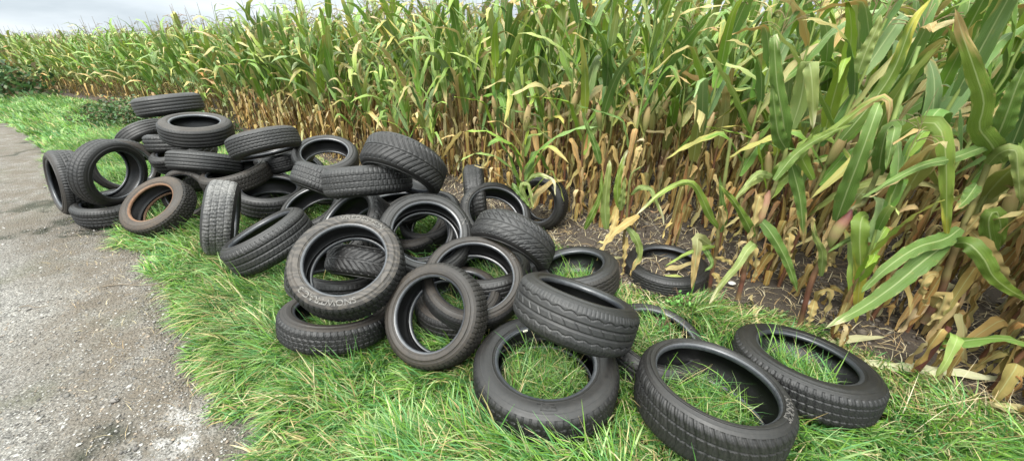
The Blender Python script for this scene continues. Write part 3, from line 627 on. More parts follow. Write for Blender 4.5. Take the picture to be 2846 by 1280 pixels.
for i in order[:NI]:
    x,y,k=near_pos[i]; dd=math.hypot(x,y)
    vi=int(rng.integers(0,8)) if dd<4.5 else int(rng.integers(8,18))
    zones=[(-4.5,'left of the topmost tyre'),(-2.2,'behind the tipped and pale rimmed tyres'),(-.7,'behind the herringbone tyre'),(.6,'behind the two tyres standing in the maize edge'),(1.6,'behind the flat tyre on bare soil'),(2.6,'behind the plant with the husked ear'),(99,'at the far right of the photo')]
    zn=[z for lim,z in zones if x-.8*max(k-1,0)*.5<lim][0]
    lb=('edge row maize plant, brown lower leaves, ' if k<=1 else 'inner row maize plant, ')+zn
    s_=rng.uniform(.90,1.06)*(1.0 if k>0 else .93)*(rng.uniform(.55,.85) if (k==0 and -2.4<x<2.2) else 1)
    place_maize(vi,(x,y,0),rng.uniform(0,6.28),s_,lb,('edge rows of maize ' if k<=1 else 'inner rows of maize ')+zn,lean=(rng.normal(0,.05),rng.normal(0,.05)))
rest=near_pos[order[NI:]]
# far field: one mass
LV=[]
for i in range(12):
    g_=plant_geo(H=[2.0,1.92,2.1,1.86][i%4],lod=0,dry=.78,lean=tuple(rng.normal(0,.06,2))); LV.append((cat_parts(g_['stalk']+g_.get('tassel',[])+g_['dry_leaves']),cat_parts(g_['leaves'])))
LM=[]
for i in range(8):
    g_=plant_geo(H=[2.0,1.92,2.1,1.86][i%4],lod=1,dry=.9,lean=tuple(rng.normal(0,.06,2))); LM.append((cat_parts(g_['stalk']+g_.get('tassel',[])+g_['dry_leaves']),cat_parts(g_['leaves'])))
def mass(pos,vs,name,label,hs):
    groups=[[],[]]
    for j,(A,B) in enumerate(vs):
        idx=np.arange(j,len(pos),len(vs))
        if not len(idx): continue
        a=rng.uniform(0,6.28,len(idx)); s=rng.uniform(.88,1.06,len(idx))*hs[idx]
        for gi,(V,F,uv,C) in enumerate((A,B)):
            x=V[None,:,0]*np.cos(a)[:,None]-V[None,:,1]*np.sin(a)[:,None]; y=V[None,:,0]*np.sin(a)[:,None]+V[None,:,1]*np.cos(a)[:,None]; z=np.broadcast_to(V[None,:,2],x.shape)
            W_=np.stack([x*s[:,None]+pos[idx,0:1],y*s[:,None]+pos[idx,1:2],z*s[:,None]],-1).reshape(-1,3)
            F_=(F[None]+(np.arange(len(idx))*len(V))[:,None,None]).reshape(-1,4)
            tint=1+rng.uniform(-.18,.18,(len(idx),1,3))*[1,.6,.6]
            groups[gi].append((W_,F_,np.tile(uv,(len(idx),1)),(C[None]*tint).reshape(-1,3)))
    a=cat_parts(groups[0]); b=cat_parts(groups[1]); V,F,uv,C=cat_parts([a,b]); mi=np.r_[np.zeros(len(a[1]),int),np.ones(len(b[1]),int)]
    o=mesh(name,V,F,[M['dry'],M['leaf']],uv=uv,col=C,mi=mi); tag(o,label,'maize crop',None,'stuff'); return o
far=[]
for k in range(14,30):
    p=rowpos(k,.33); p=p[(p[:,1]>3)&(np.abs(p[:,0])<1.48*(p[:,1]*.89+1)+2)]; far+=[(x,y,k) for x,y in p]
for k in range(30,75):
    p=rowpos(k,.75); p=p[(p[:,1]>8)&(np.abs(p[:,0])<1.48*(p[:,1]*.89+1)+2)&(rng.random(len(p))<.8)]; far+=[(x,y,k) for x,y in p]
for x in range(2600):
    d=60+rng.random()**1.3*220; a=rng.uniform(.62,2.45); far.append((d*math.cos(a),d*math.sin(a),99))
far=np.array(far); far=far[(side_of(far[:,:2],ROWL)>0)]
rr_=np.hypot(rest[:,0],rest[:,1]); mid=rest[(rr_<9)]; lo=rest[rr_>=9]
allp=np.r_[lo,far]
def hts(p): 
    d=np.hypot(p[:,0],p[:,1]); return .975-.125*smooth01(d,7,20)+(vnoise(p[:,:2],.5,3,2)-.5)*.12
mass(mid,LM,'maize_crop_behind_the_first_rows','green maize crop filling the field behind the outer rows',hts(mid))
mass(allp,LV,'distant_maize_crop','distant maize crop reaching to the horizon under the grey sky',hts(allp))
print('maize',NI,len(mid),len(allp))

# ---------------- big plants at the near right edge ----------------
def ray(px,py,Y):
    u,v=(px-1423)/1027.8,(640-py)/1027.8; c_,s_=math.cos(PITCH),math.sin(PITCH)
    d=np.array([u,c_+s_*v,-s_+c_*v]); return np.array([0,0,CAM_H])+d*(Y/d[1])
Q4=lambda x,y:(2096+x/2.317,y/2.317); Q5=lambda x,y:(2096+x/2.317,400+y/2.317); Q6=lambda x,y:(1500+x/2.317,300+y/2.317)
def pleaf(q,pts,W,c0='g',tip=None,tw=0,roll=0,fold=.35,thick=None):
    """leaf through measured space points (x,y on the photograph grid, distance Y)"""
    W=W*.86; P=np.array([ray(*q(x,y),Y) for x,y,Y in pts]); P=smoothpoly(P,7); d=np.r_[0,np.cumsum(np.linalg.norm(np.diff(P,axis=0),axis=1))]; s=np.linspace(0,d[-1],22)
    P=np.stack([np.interp(s,d,P[:,i]) for i in range(3)],1); s=s/d[-1]
    T=np.gradient(P,axis=0); T/=np.linalg.norm(T,axis=1)[:,None]; vw=P-np.array([0,0,CAM_H]); sd=np.cross(T,vw); sd/=np.linalg.norm(sd,axis=1)[:,None]
    up=np.cross(T,sd); a=roll+tw*s; sd=sd*np.cos(a)[:,None]+up*np.sin(a)[:,None]
    w=W*.5*np.minimum(1,.4+s/.2*.6)*np.clip(1-s,0,1)**.5*1.05; w[-1]=.0008
    ed=1+.05*np.sin(s*(31+W*200))+.04*np.sin(s*(57+W*90)+1); V,F,uv=ribbon(P,sd,w*ed,fold*(.8+.4*np.sin(s*9+W*50)),8,.013,20+W*160)
    cg={'g':((.055,.120,.022),(.105,.175,.035)),'y':((.13,.21,.025),(.23,.29,.05)),'p':((.14,.195,.055),(.25,.27,.085)),'r':((.17,.19,.07),(.30,.20,.12)),'b':((.36,.22,.09),(.50,.36,.18)),'d':((.060,.115,.012),(.12,.17,.018))}[c0]
    t=uv[:,1:2]; C=np.array(cg[0])*(1-t)+np.array(cg[1])*t
    if tip:
        tc=dict(y=(.50,.44,.06),b=(.42,.26,.12),w=(.62,.55,.36))[tip[0]]; n_=vnoise(uv*[5,14]+W*77,1,5,3)[:,None]
        k=smooth01(t+.5*(n_-.5)+.12*np.abs(uv[:,0:1]-.5),tip[1],tip[1]+.10); C=C*(1-k)+np.array(tc)*k
    return V,F,uv,C
def pstalk(q,pts,r0,r1,cl=((.095,.026,.024),(.17,.20,.06))):
    P=smoothpoly([ray(*q(x,y),Y) for x,y,Y in pts],6); n=len(P); s=np.linspace(0,1,n)[:,None]; nodes=1+.18*np.cos(s[:,0]*2*np.pi*4)**10
    C_=np.array(cl[0])*(1-s)+np.array(cl[1])*s; f=.5+.5*np.sin(s*2*np.pi*4+1.2); n_=np.random.default_rng(n).uniform(.6,1.25,(n,1))
    C_=C_*n_*(1-.35*f**6)+np.array((.16,.17,.06))*.35*f**6
    return tube(P,np.linspace(r0,r1,n)*nodes*.9,10,C_)
def hero(label,loc,parts,vi,s,rz,skip=()):
    """a near plant: measured leaves over one plant of the general kind"""
    root=empty('maize_plant',loc); tag(root,label,'maize plant'); root['group']='big maize plants at the near field edge'
    inv=-np.array(loc)
    g_=plant_geo(**vi) if vi else {}
    allp={k:[(v[0]+np.array(loc),*v[1:]) for v in L_] for k,L_ in g_.items() if k not in skip}
    for k,L_ in parts.items(): allp.setdefault(k,[]); allp[k]=allp[k]+L_
    for k,L_ in allp.items():
        if not L_: continue
        V,F,uv,C=cat_parts(L_); mesh(k,V+inv,F,M[PM[k]],root,uv=uv,col=C)
    return root
b=1.81
hero('maize plant with a dark red stem, a husked ear and very wide leaves',(1.84,1.81,0),dict(
 stalk=[pstalk(Q5,[(290,1180,1.78),(380,850,1.80),(500,640,1.81),(620,430,1.82),(700,380,1.83),(780,220,1.84),(840,40,1.85)],.016,.011),
        pstalk(Q4,[(830,980,1.85),(900,760,1.87),(985,520,1.9),(1060,300,1.93)],.011,.008,((.20,.24,.07),(.17,.25,.07)))],
 leaves=[pleaf(Q5,[(530,495,1.80),(600,300,1.74),(680,90,1.70),(745,-90,1.70),(800,-245,1.74),(812,-262,1.84)],.105,'g',None,.2),
         pleaf(Q5,[(735,455,1.80),(692,480,1.72),(680,620,1.68),(684,830,1.67),(655,1150,1.68)],.098,'y',('y',.52)),
         pleaf(Q5,[(640,425,1.83),(690,560,1.80),(560,640,1.76),(470,700,1.74)],.045,'g'),
         pleaf(Q5,[(430,850,1.79),(440,700,1.76),(395,600,1.74),(375,480,1.74),(400,500,1.70)],.05,'p',('b',.8)),
         pleaf(Q4,[(850,960,1.85),(900,900,1.80),(1060,800,1.72),(1160,792,1.66),(1210,860,1.62),(1235,1020,1.60),(1240,1300,1.60),(1240,1560,1.62)],.085,'y',('y',.80),fold=.25),
         pleaf(Q4,[(800,1130,1.85),(820,980,1.80),(860,830,1.78),(905,812,1.76),(890,900,1.70),(850,1090,1.68)],.09,'g'),
         pleaf(Q4,[(380,1159,1.95),(300,960,1.93),(480,860,1.88),(700,690,1.84),(840,622,1.80),(872,680,1.77),(860,800,1.76)],.075,'y',('b',.72),fold=.5),
         pleaf(Q4,[(130,1159,1.85),(260,1000,1.86),(420,890,1.86),(640,790,1.86)],.06,'d'),
         pleaf(Q4,[(670,470,1.95),(720,330,1.93),(790,180,1.92),(815,90,1.92)],.075,'p'),
         pleaf(Q4,[(560,900,1.95),(760,660,1.92),(900,450,1.90),(1020,150,1.88),(1140,-10,1.88)],.09,'d',('y',.75))],
 ear=[(lambda P,c_:tube(P,[.006,.021,.027,.028,.026,.020,.010,.003],10,c_))(np.array([ray(*Q5(x,y),Y) for x,y,Y in [(490,660,1.79),(500,620,1.78),(520,580,1.77),(545,540,1.765),(575,505,1.76),(605,470,1.76),(620,440,1.76),(628,420,1.76)]]),np.array([(.22,.24,.07),(.26,.26,.09),(.27,.20,.10),(.25,.22,.09),(.22,.11,.07),(.13,.045,.035),(.10,.03,.03),(.06,.02,.02)]))],
 dry_leaves=[pleaf(Q5,[(395,1010,1.78),(420,960,1.74),(485,945,1.73),(480,1030,1.72),(430,1150,1.72)],.045,'b',tw=1),
         pleaf(Q5,[(390,1005,1.78),(370,1080,1.74),(340,1180,1.73)],.06,'b',tw=.8),
         pleaf(Q5,[(410,845,1.80),(480,780,1.78),(495,730,1.76)],.03,'b',tw=1.4)]),None,1,0)
hero('maize plant whose long leaf arches left over the tyre lying on bare soil',(1.46,2.18,0),dict(
 stalk=[pstalk(Q6,[(1090,1180,2.16),(1110,1060,2.17),(1130,960,2.18),(1145,860,2.18),(1150,780,2.19),(1165,620,2.20),(1190,470,2.2),(1230,200,2.22)],.015,.010)],
 leaves=[pleaf(Q6,[(1155,775,2.18),(1100,700,2.14),(1050,590,2.10),(1000,500,2.06),(940,478,2.02),(850,505,1.97),(740,580,1.93),(620,690,1.90)],.062,'y',('w',.9),fold=.4),
         pleaf(Q6,[(1100,880,2.16),(1020,835,2.10),(1015,900,2.06),(1000,1010,2.04),(980,1160,2.03)],.088,'r',('b',.55)),
         pleaf(Q6,[(1130,890,2.17),(1050,900,2.10),(930,945,2.05),(805,1020,2.02)],.04,'y'),
         pleaf(Q6,[(1165,800,2.18),(1190,700,2.15),(1170,560,2.12),(1160,430,2.1)],.05,'g'),
         pleaf(Q6,[(1050,880,2.17),(1110,1000,2.10),(1060,1050,2.06)],.045,'g')],
 dry_leaves=[pleaf(Q6,[(1130,960,2.17),(1200,980,2.10),(1260,1020,2.07),(1260,1080,2.06)],.04,'b',tw=1),
         pleaf(Q6,[(1110,1060,2.16),(1150,1100,2.12),(1140,1180,2.11)],.05,'b',tw=.8),
         pleaf(Q6,[(1150,780,2.18),(1180,680,2.14),(1170,640,2.12),(1200,850,2.10)],.06,'b',tw=1.2)]),None,1,0)
hero('maize plant with a leaf drooping down to the grass behind the biggest foreground tyre',(1.50,1.95,0),dict(
 stalk=[pstalk(Q6,[(1275,1230,1.93),(1310,1090,1.95),(1330,990,1.96),(1380,850,1.97),(1420,700,1.98),(1500,540,1.99),(1530,450,2.0),(1580,300,2.0),(1600,60,2.02)],.016,.010)],
 leaves=[pleaf(Q6,[(1340,900,1.93),(1385,870,1.86),(1340,910,1.80),(1270,1020,1.76),(1190,1110,1.74),(1090,1260,1.73)],.066,'p',('w',.85)),
         pleaf(Q6,[(1380,830,1.95),(1330,730,1.90),(1250,600,1.86),(1160,500,1.84)],.07,'d',fold=.5),
         pleaf(Q6,[(1400,700,1.96),(1480,790,1.90),(1560,920,1.86),(1610,1030,1.84),(1660,1180,1.83)],.085,'g'),
         pleaf(Q6,[(1500,440,1.99),(1400,430,1.93),(1300,540,1.90),(1250,600,1.90)],.055,'p'),
         pleaf(Q6,[(1520,470,2.0),(1560,380,1.95),(1680,300,1.92),(1760,160,1.90)],.08,'d'),
         pleaf(Q6,[(1590,270,2.0),(1540,180,1.95),(1520,60,1.93),(1500,-120,1.92),(1500,-150,1.92)],.09,'g'),
         pleaf(Q4,[(205,930,1.99),(185,760,1.94),(150,560,1.91),(135,380,1.90),(128,240,1.90),(120,236,1.99)],.098,'g',('w',.93)),
         pleaf(Q4,[(240,830,2.0),(300,640,2.0),(330,450,1.97),(355,408,1.93),(372,520,1.90),(380,700,1.90),(376,830,1.91)],.105,'p',('w',.95)),
         pleaf(Q5,[(240,130,2.0),(290,320,1.97),(310,480,1.95),(320,650,1.95)],.085,'g',('b',.72))],
 ear=[(lambda P,c_:tube(P,[.006,.019,.024,.025,.022,.014,.004],10,c_))(np.array([ray(*Q6(x,y),Y) for x,y,Y in [(1395,760,1.96),(1405,730,1.95),(1425,690,1.94),(1440,640,1.935),(1455,600,1.93),(1470,560,1.93),(1480,530,1.93)]]),np.array([(.22,.24,.07),(.26,.22,.09),(.40,.24,.14),(.36,.26,.13),(.32,.18,.12),(.30,.16,.10),(.2,.09,.06)]))],
 dry_leaves=[pleaf(Q6,[(1330,990,1.95),(1370,900,1.90),(1390,1000,1.88),(1380,1110,1.88)],.06,'b',tw=1.4),
         pleaf(Q6,[(1440,640,1.97),(1420,560,1.94),(1380,700,1.92),(1340,880,1.92)],.07,'b',tw=1),
         pleaf(Q6,[(1590,830,2.0),(1610,830,1.96),(1600,950,1.94),(1650,1010,1.93)],.06,'b',tw=1)]),None,1,0)
hero('maize plant with two huge low leaves reaching down toward the dark tyre on soil',(2.42,1.66,0),dict(
 stalk=[pstalk(Q5,[(1090,1150,1.60),(1200,960,1.62),(1250,800,1.64),(1330,580,1.66),(1400,400,1.68),(1500,150,1.70),(1600,-100,1.72),(1700,-350,1.74)],.018,.011)],
 leaves=[pleaf(Q5,[(1330,540,1.64),(1230,610,1.58),(1060,660,1.53),(900,760,1.50),(760,880,1.49),(690,960,1.49)],.10,'g',None,.3),
         pleaf(Q5,[(1240,640,1.62),(1080,760,1.56),(900,910,1.52),(700,1050,1.50),(460,1180,1.49)],.115,'g',('w',.93),.2),
         pleaf(Q5,[(1280,640,1.60),(1380,640,1.52),(1480,740,1.47),(1540,850,1.45),(1650,940,1.44),(1780,1010,1.44)],.10,'d'),
         pleaf(Q5,[(1560,20,1.70),(1480,20,1.66),(1270,95,1.60),(1080,140,1.56),(860,250,1.53),(690,350,1.52)],.06,'g'),
         pleaf(Q5,[(1500,140,1.70),(1580,60,1.64),(1680,40,1.60),(1700,180,1.58),(1715,380,1.57)],.07,'p'),
         pleaf(Q4,[(1600,1050,1.70),(1520,920,1.64),(1450,820,1.60),(1480,660,1.57),(1420,450,1.55),(1350,250,1.54),(1290,50,1.54)],.105,'d',('b',.85),.2),
         pleaf(Q4,[(1560,900,1.70),(1620,750,1.66),(1690,560,1.64),(1760,400,1.63)],.10,'g'),
         pleaf(Q5,[(1440,250,1.70),(1370,350,1.65),(1290,430,1.62)],.07,'g',('b',.8)),
         pleaf(Q5,[(1540,700,1.60),(1510,500,1.60),(1560,430,1.60),(1590,560,1.59),(1560,700,1.6)],.09,'d')],
 dry_leaves=[pleaf(Q5,[(1400,560,1.66),(1480,650,1.60),(1620,860,1.55),(1700,950,1.54)],.08,'b',tw=1),
         pleaf(Q5,[(1330,600,1.66),(1500,420,1.62),(1660,310,1.60)],.05,'b',tw=1),
         pleaf(Q5,[(1190,830,1.62),(1120,850,1.58),(1070,930,1.56),(1110,1040,1.55)],.06,'b',tw=1.6),
         pleaf(Q5,[(1150,1050,1.6),(1230,970,1.56),(1180,1100,1.55),(1110,1160,1.55)],.08,'b',tw=.8)]),None,1,0)
hero('maize plant broken low, its withered brown stem beside the long dark tyre',(2.15,1.42,0),dict(
 stalk=[tube([(2.15,1.42,-.02),(2.165,1.42,.08),(2.19,1.43,.2),(2.22,1.45,.33)],[.015,.014,.013,.012],9,(.085,.028,.02))],
 leaves=[leaf((2.2,1.43,.26),4.0,.42,.07,.9,1.2,kink=(.4,1.5),c0=(.15,.27,.05),c1=(.3,.36,.1)),leaf((2.2,1.43,.22),-.3,.5,.08,.7,1.8,c0=(.08,.17,.02),c1=(.12,.2,.03))],
 dry_leaves=[leaf((2.16+.02*q,1.42,.34-.05*q),a_,.36,.06,.6,.6,kink=(.2,2.2),twist=tw_,fold=.8,c0=DRYS[q%6],c1=DRYS[(q+2)%6]) for q,(a_,tw_) in enumerate([(3.6,1),(4.6,-1.5),(5.6,2),(2.4,1.2),(.6,-1)])]),None,1,0)
hero('maize plant at the far right edge leaning over pale fallen leaves',(2.72,1.14,0),{},dict(H=1.8,lod=2,dry=.8,lean=(.1,.05)),1,0)
hero('maize plant with brown twisted leaves standing second from the right edge',(2.50,1.34,0),{},dict(H=1.35,lod=2,dry=.6,lean=(.05,.0)),1,0)
hero('lowest maize plant at the right border, dry leaves hanging into the grass',(2.66,.90,0),{},dict(H=1.1,lod=2,dry=.6,lean=(.08,.0)),1,0)
hero('maize plant bent over and dried pale beside the flat tyre filled with short grass',(.80,2.42,0),dict(
 stalk=[pstalk(Q6,[(535,1100,2.40),(545,980,2.42),(540,860,2.42),(560,700,2.43),(570,560,2.43),(590,430,2.44),(650,380,2.42)],.011,.007)],
 leaves=[pleaf(Q6,[(430,780,2.42),(420,640,2.40),(435,480,2.38),(450,350,2.38),(440,345,2.42)],.09,'p',('w',.95)),
         pleaf(Q6,[(560,770,2.42),(600,810,2.38),(635,880,2.36),(640,960,2.35),(600,1030,2.34),(590,1120,2.33)],.075,'p',('b',.62),.6),
         pleaf(Q6,[(510,640,2.43),(500,520,2.4),(520,400,2.38),(560,280,2.37),(580,290,2.36)],.07,'y',('w',.8)),
         pleaf(Q6,[(520,660,2.42),(535,560,2.38),(550,440,2.36)],.06,'p'),
         pleaf(Q6,[(590,560,2.43),(640,515,2.38),(710,520,2.34),(740,580,2.31),(790,690,2.30),(800,750,2.30)],.045,'p',('w',.7)),
         pleaf(Q6,[(390,360,2.5),(360,250,2.47),(310,130,2.45),(270,20,2.44)],.06,'g'),
         pleaf(Q6,[(290,780,2.44),(330,700,2.40),(390,560,2.38),(400,400,2.38)],.06,'d')],
 dry_leaves=[pleaf(Q6,[(640,690,2.42),(560,740,2.36),(480,800,2.33),(400,900,2.32),(365,980,2.31)],.075,'b',None,tw=.9),
         pleaf(Q6,[(500,650,2.42),(470,760,2.37),(420,850,2.34),(370,870,2.33)],.06,'b',None,tw=1),
         pleaf(Q6,[(560,830,2.42),(545,950,2.38),(530,1080,2.37)],.05,'b',tw=1.5),
         pleaf(Q6,[(590,400,2.44),(620,330,2.41),(660,240,2.4)],.03,'b',tw=1)]),None,1,0)
hero('short maize plant by the open standing tyre, one leaf draped over a tyre',(.10,3.08,0),dict(
 leaves=[pleaf(lambda x,y:(960+x/2.4147,340+y/2.4147),[(1230,560,2.95),(1180,430,2.93),(1220,410,2.92),(1235,440,2.90),(1260,580,2.88)],.055,'p'),
         pleaf(lambda x,y:(960+x/2.4147,340+y/2.4147),[(1215,400,3.0),(1280,352,2.96),(1350,365,2.92),(1400,400,2.88),(1408,490,2.86)],.05,'p',('w',.5)),
         pleaf(lambda x,y:(960+x/2.4147,340+y/2.4147),[(1140,450,3.0),(1130,430,2.96),(1240,570,2.92)],.06,'g')]),dict(H=.95,lod=2,dry=.3,tass=True),1,0)
# ---------------- grass ----------------
def tyre_inside(P,grow=.004):
    """mask of points inside the rubber of any tyre"""
    ins=np.zeros(len(P),bool)
    for k,(c,n_,Ro,W_,rb) in TY.items():
        c=np.array(c); d=P-c; m=(np.abs(d)<.42).all(1)
        if not m.any(): continue
        idx=np.nonzero(m)[0]; d=d[idx]; n_=np.array(n_); z=d@n_; rho=np.sqrt(np.maximum((d**2).sum(1)-z*z,0))
        qx=np.abs(rho-(Ro+rb)/2)-((Ro-rb)/2); qz=np.abs(z)-W_/2
        ins[idx]|=(qx<grow)&(qz<grow)
    return ins
def blades(P0,h,az,lean,curl,wd,C,n=5,z0=None):
    """P0 (m,2) roots; returns mesh arrays of curved tapering blades"""
    m=len(P0); s=np.linspace(0,1,n); el=(math.pi/2-lean)[:,None]-curl[:,None]*s[None]
    ds=h[:,None]/(n-1); dx=np.cos(el)*ds; dz=np.sin(el)*ds
    r=np.concatenate([np.zeros((m,1)),np.cumsum((dx[:,1:]+dx[:,:-1])/2,1)],1); z=np.concatenate([np.zeros((m,1)),np.cumsum((dz[:,1:]+dz[:,:-1])/2,1)],1)
    z=np.maximum(z,.004+.012*s[None])-.02*(s[None]<.01)
    X=P0[:,0:1]+r*np.cos(az)[:,None]; Y=P0[:,1:2]+r*np.sin(az)[:,None]; Z=z+(0 if z0 is None else z0[:,None])
    P=np.stack([X,Y,Z],-1); tw=rng.uniform(-.9,.9,m); sx=-np.sin(az+tw); sy=np.cos(az+tw)
    wv=wd[:,None]*.5*(1-s[None]**2.2*.93); S=np.stack([sx,sy,rng.uniform(-.35,.35,m)],1)
    V=np.stack([P-S[:,None]*wv[...,None],P+S[:,None]*wv[...,None]],2)  # m,n,2,3
    return P,V,C
def blademesh(name,V,C,mat,n):
    m=len(V); i=(np.arange(m)*2*n)[:,None]; j=np.arange(n-1)[None]*2; a=i+j
    F=np.stack([a,a+1,a+3,a+2],-1).reshape(-1,4)
    t=np.linspace(.75,1.08,n)[None,:,None,None]
    CC=np.broadcast_to(C[:,None,None,:]*1.0,(m,n,2,3)).reshape(-1,3)
    return mesh(name,V.reshape(-1,3),F,mat,col=CC)
def grass_colors(P,m,dryf):
    hue=vnoise(P,1.7,21,3); g=np.array([(.115,.245,.032),(.17,.31,.050),(.052,.145,.028),(.27,.39,.15),(.10,.25,.080)])[rng.integers(0,5,m)]
    g=g*(.6+.8*hue)[:,None]*rng.uniform(.75,1.25,(m,1)); dr=rng.random(m)<dryf
    d=np.array([(.46,.40,.18),(.36,.27,.12),(.55,.48,.27)])[rng.integers(0,3,m)]*rng.uniform(.7,1.1,(m,1))
    return np.where(dr[:,None],d,g)
def region(x0,x1,y0,y1,dens):
    m=int((x1-x0)*(y1-y0)*dens); return np.stack([rng.uniform(x0,x1,m),rng.uniform(y0,y1,m)],1)
def verge_mask(P,feather=.07):
    a=side_of(P,ROAD); b=side_of(P,SOIL); j=(vnoise(P,3.5,14,3)-.5)*.30; j2=(vnoise(P,4.5,15,3)-.5)*.30
    ok=(a+j>.05)&(b+j2<0.02); return ok,a+j,-(b+j2)
def make_grass(name,label,P,hmul,wd,n,dryf=.10):
    ok,a,b=verge_mask(P); P=P[ok]; a=a[ok]; b=b[ok]; m=len(P)
    # tufts: blades of one cell share a lean
    f1=vnoise(P,2.3,61,2)*6.28*1.6; f2=vnoise(P,11,62,2)*6.28
    base=math.pi*1.22
    az=base+(f1-5.0)*.42+(f2-3.14)*.42+rng.normal(0,.75,m)
    tall=vnoise(P,3.1,71,3)
    thin=smooth01(b,-.02,.45)*.62+.38
    h=(.09+.17*smooth01(tall,.30,.72))*rng.uniform(.55,1.35,m)*thin*hmul*(.6+.4*smooth01(a,.02,.16))
    lean=np.clip(rng.normal(.42,.28,m)+.25*(1-smooth01(a,0,.3)),0,1.35); curl=rng.uniform(.4,1.9,m)
    C=grass_colors(P,m,dryf+.30*(1-smooth01(b,.05,.4))+.12*(vnoise(P,2.7,81,2)>.62))
    Pp,V,C=blades(P,h,az,lean,curl,wd[ok]*rng.uniform(.6,1.3,m) if np.ndim(wd) else wd*rng.uniform(.5,1.6,m),C,n)
    bad=tyre_inside(Pp.reshape(-1,3)).reshape(m,n)
    V=V[~bad.any(1)]; C=C[~bad.any(1)]
    o=blademesh(name,V,C,M['grass'],n); tag(o,label,'grass',None,'stuff'); return len(V)
tot=0
P=region(-2.2,3.4,.35,3.2,13500); d=np.hypot(P[:,0],P[:,1]); P=P[rng.random(len(P))<np.clip((1.5/np.maximum(d,1.2))**1.1,.25,1)]
tot+=make_grass('verge_grass','long matted green grass with straw between the tyres and the road',P,1.0,.0066,6,.09)
P=region(-8,1.0,1.0,8,3600); P=P[~((P[:,0]>-2.2)&(P[:,1]<3.2))]
tot+=make_grass('grass_behind_the_tyres','bright green grass strip around and behind the tyre heap',P,.75,.007,4,.06)
P=region(-24,-5,5,17,620); P=P[~((P[:,0]>-8)&(P[:,1]<8))]
tot+=make_grass('distant_verge_grass','short bright green grass on the far bend of the verge',P,.8,.018,3,.05)
# thick tufts standing inside the open tyres
T_=[]
for k,r_,nn in (('40',.20,1500),('42',.20,1500),('43',.17,700),('37',.16,700),('24',.18,500),('29',.2,700),('30',.2,500),('26',.15,300),('31',.15,300),('25b',.2,300),('41',.2,700)):
    c=TY[k][0]; a=rng.uniform(0,6.28,nn); q=np.sqrt(rng.random(nn))*r_; T_.append(np.c_[c[0]+q*np.cos(a),c[1]+q*np.sin(a)])
P=np.concatenate(T_); m=len(P)
Pp,V,C=blades(P,rng.uniform(.10,.27,m),rng.uniform(0,6.28,m),rng.uniform(.05,.7,m),rng.uniform(.3,1.7,m),rng.uniform(.003,.0075,m),grass_colors(P,m,.10),6)
ok=~tyre_inside(Pp.reshape(-1,3)).reshape(m,6).any(1); o=blademesh('grass_in_the_tyres',V[ok],C[ok],M['grass'],6); tag(o,'taller grass growing up through the holes of the flat tyres','grass',None,'stuff')
print('blades',tot)
# ---------------- gravel, clods, litter ----------------
def stones(name,label,cat_,P,z,size,cols,mat,flat=.6):
    m=len(P); base=np.array([(1,0,0),(0,1,0),(-1,0,0),(0,-1,0),(0,0,1),(0,0,-1),(.7,.7,.5),(-.7,.6,.45),(-.6,-.7,.5),(.6,-.7,.45)],float)
    Fb=np.array([(0,6,4),(6,1,4),(1,7,4),(7,2,4),(2,8,4),(8,3,4),(3,9,4),(9,0,4),(0,5,1),(1,5,2),(2,5,3),(3,5,0),(0,1,6),(1,2,7),(2,3,8),(3,0,9)])
    V=base[None]*(1+rng.uniform(-.3,.3,(m,10,3))); a=rng.uniform(0,6.28,m); s=size[:,None]*rng.uniform(.6,1.3,(m,3))*np.array([1,1,flat])
    V=V*s[:,None]; x=V[...,0]*np.cos(a)[:,None]-V[...,1]*np.sin(a)[:,None]; y=V[...,0]*np.sin(a)[:,None]+V[...,1]*np.cos(a)[:,None]
    V=np.stack([x+P[:,0:1],y+P[:,1:2],V[...,2]+z[:,None]],-1).reshape(-1,3); F=(Fb[None]+(np.arange(m)*10)[:,None,None]).reshape(-1,3)
    C=np.repeat(cols[rng.integers(0,len(cols),m)]*rng.uniform(.75,1.2,(m,1)),10,0)
    o=mesh(name,V,F,mat,smooth=False,col=C); tag(o,label,cat_,None,'stuff'); return o
M['stone']=leafmat('stone',0,.85,False,.2)
def roadz(P): return .004+(vnoise(P,6,5,4)-.5)*.016+(vnoise(P,45,6,2)-.5)*.006
P=region(-6,-.4,.3,5.5,5200); P=P[rng.random(len(P))<np.clip(1.9/np.hypot(P[:,0],P[:,1]),0,1)**1.7]; a=side_of(P,ROAD); k=(a<.10)&(a>-3.3)&(vnoise(P,2.1,91,3)+.25*np.exp(-((a+.3)/.3)**2)>.40+.25*rng.random(len(P))*1.0); P=P[k]
gc=np.array([(.13,.125,.115),(.20,.19,.175),(.26,.25,.235),(.33,.32,.30),(.08,.075,.07),(.23,.19,.15)])
stones('road_gravel','small pale stones worked loose from the broken road surface','gravel',P,roadz(P),rng.gamma(2.6,.0011,len(P))+.0012,gc,M['stone'])
P=region(-3,9,-1,8,1500); a=side_of(P,SOIL); k=(a>-.05)&(a<5)&(np.hypot(P[:,0],P[:,1])<6)&(vnoise(P,3.1,17,3)>.42); P=P[k]
sz=(vnoise(P,9,1,4)-.5)*.055+(vnoise(P,35,7,2)-.5)*.022+(vnoise(P,1.3,9,2)-.5)*.03
stones('soil_clods','crumbled dark clods of earth between the maize rows','soil',P,sz,rng.gamma(2.2,.0035,len(P))+.002,np.array([(.075,.062,.05),(.11,.092,.075),(.055,.045,.037),(.16,.14,.118)]),M['stone'],.75)
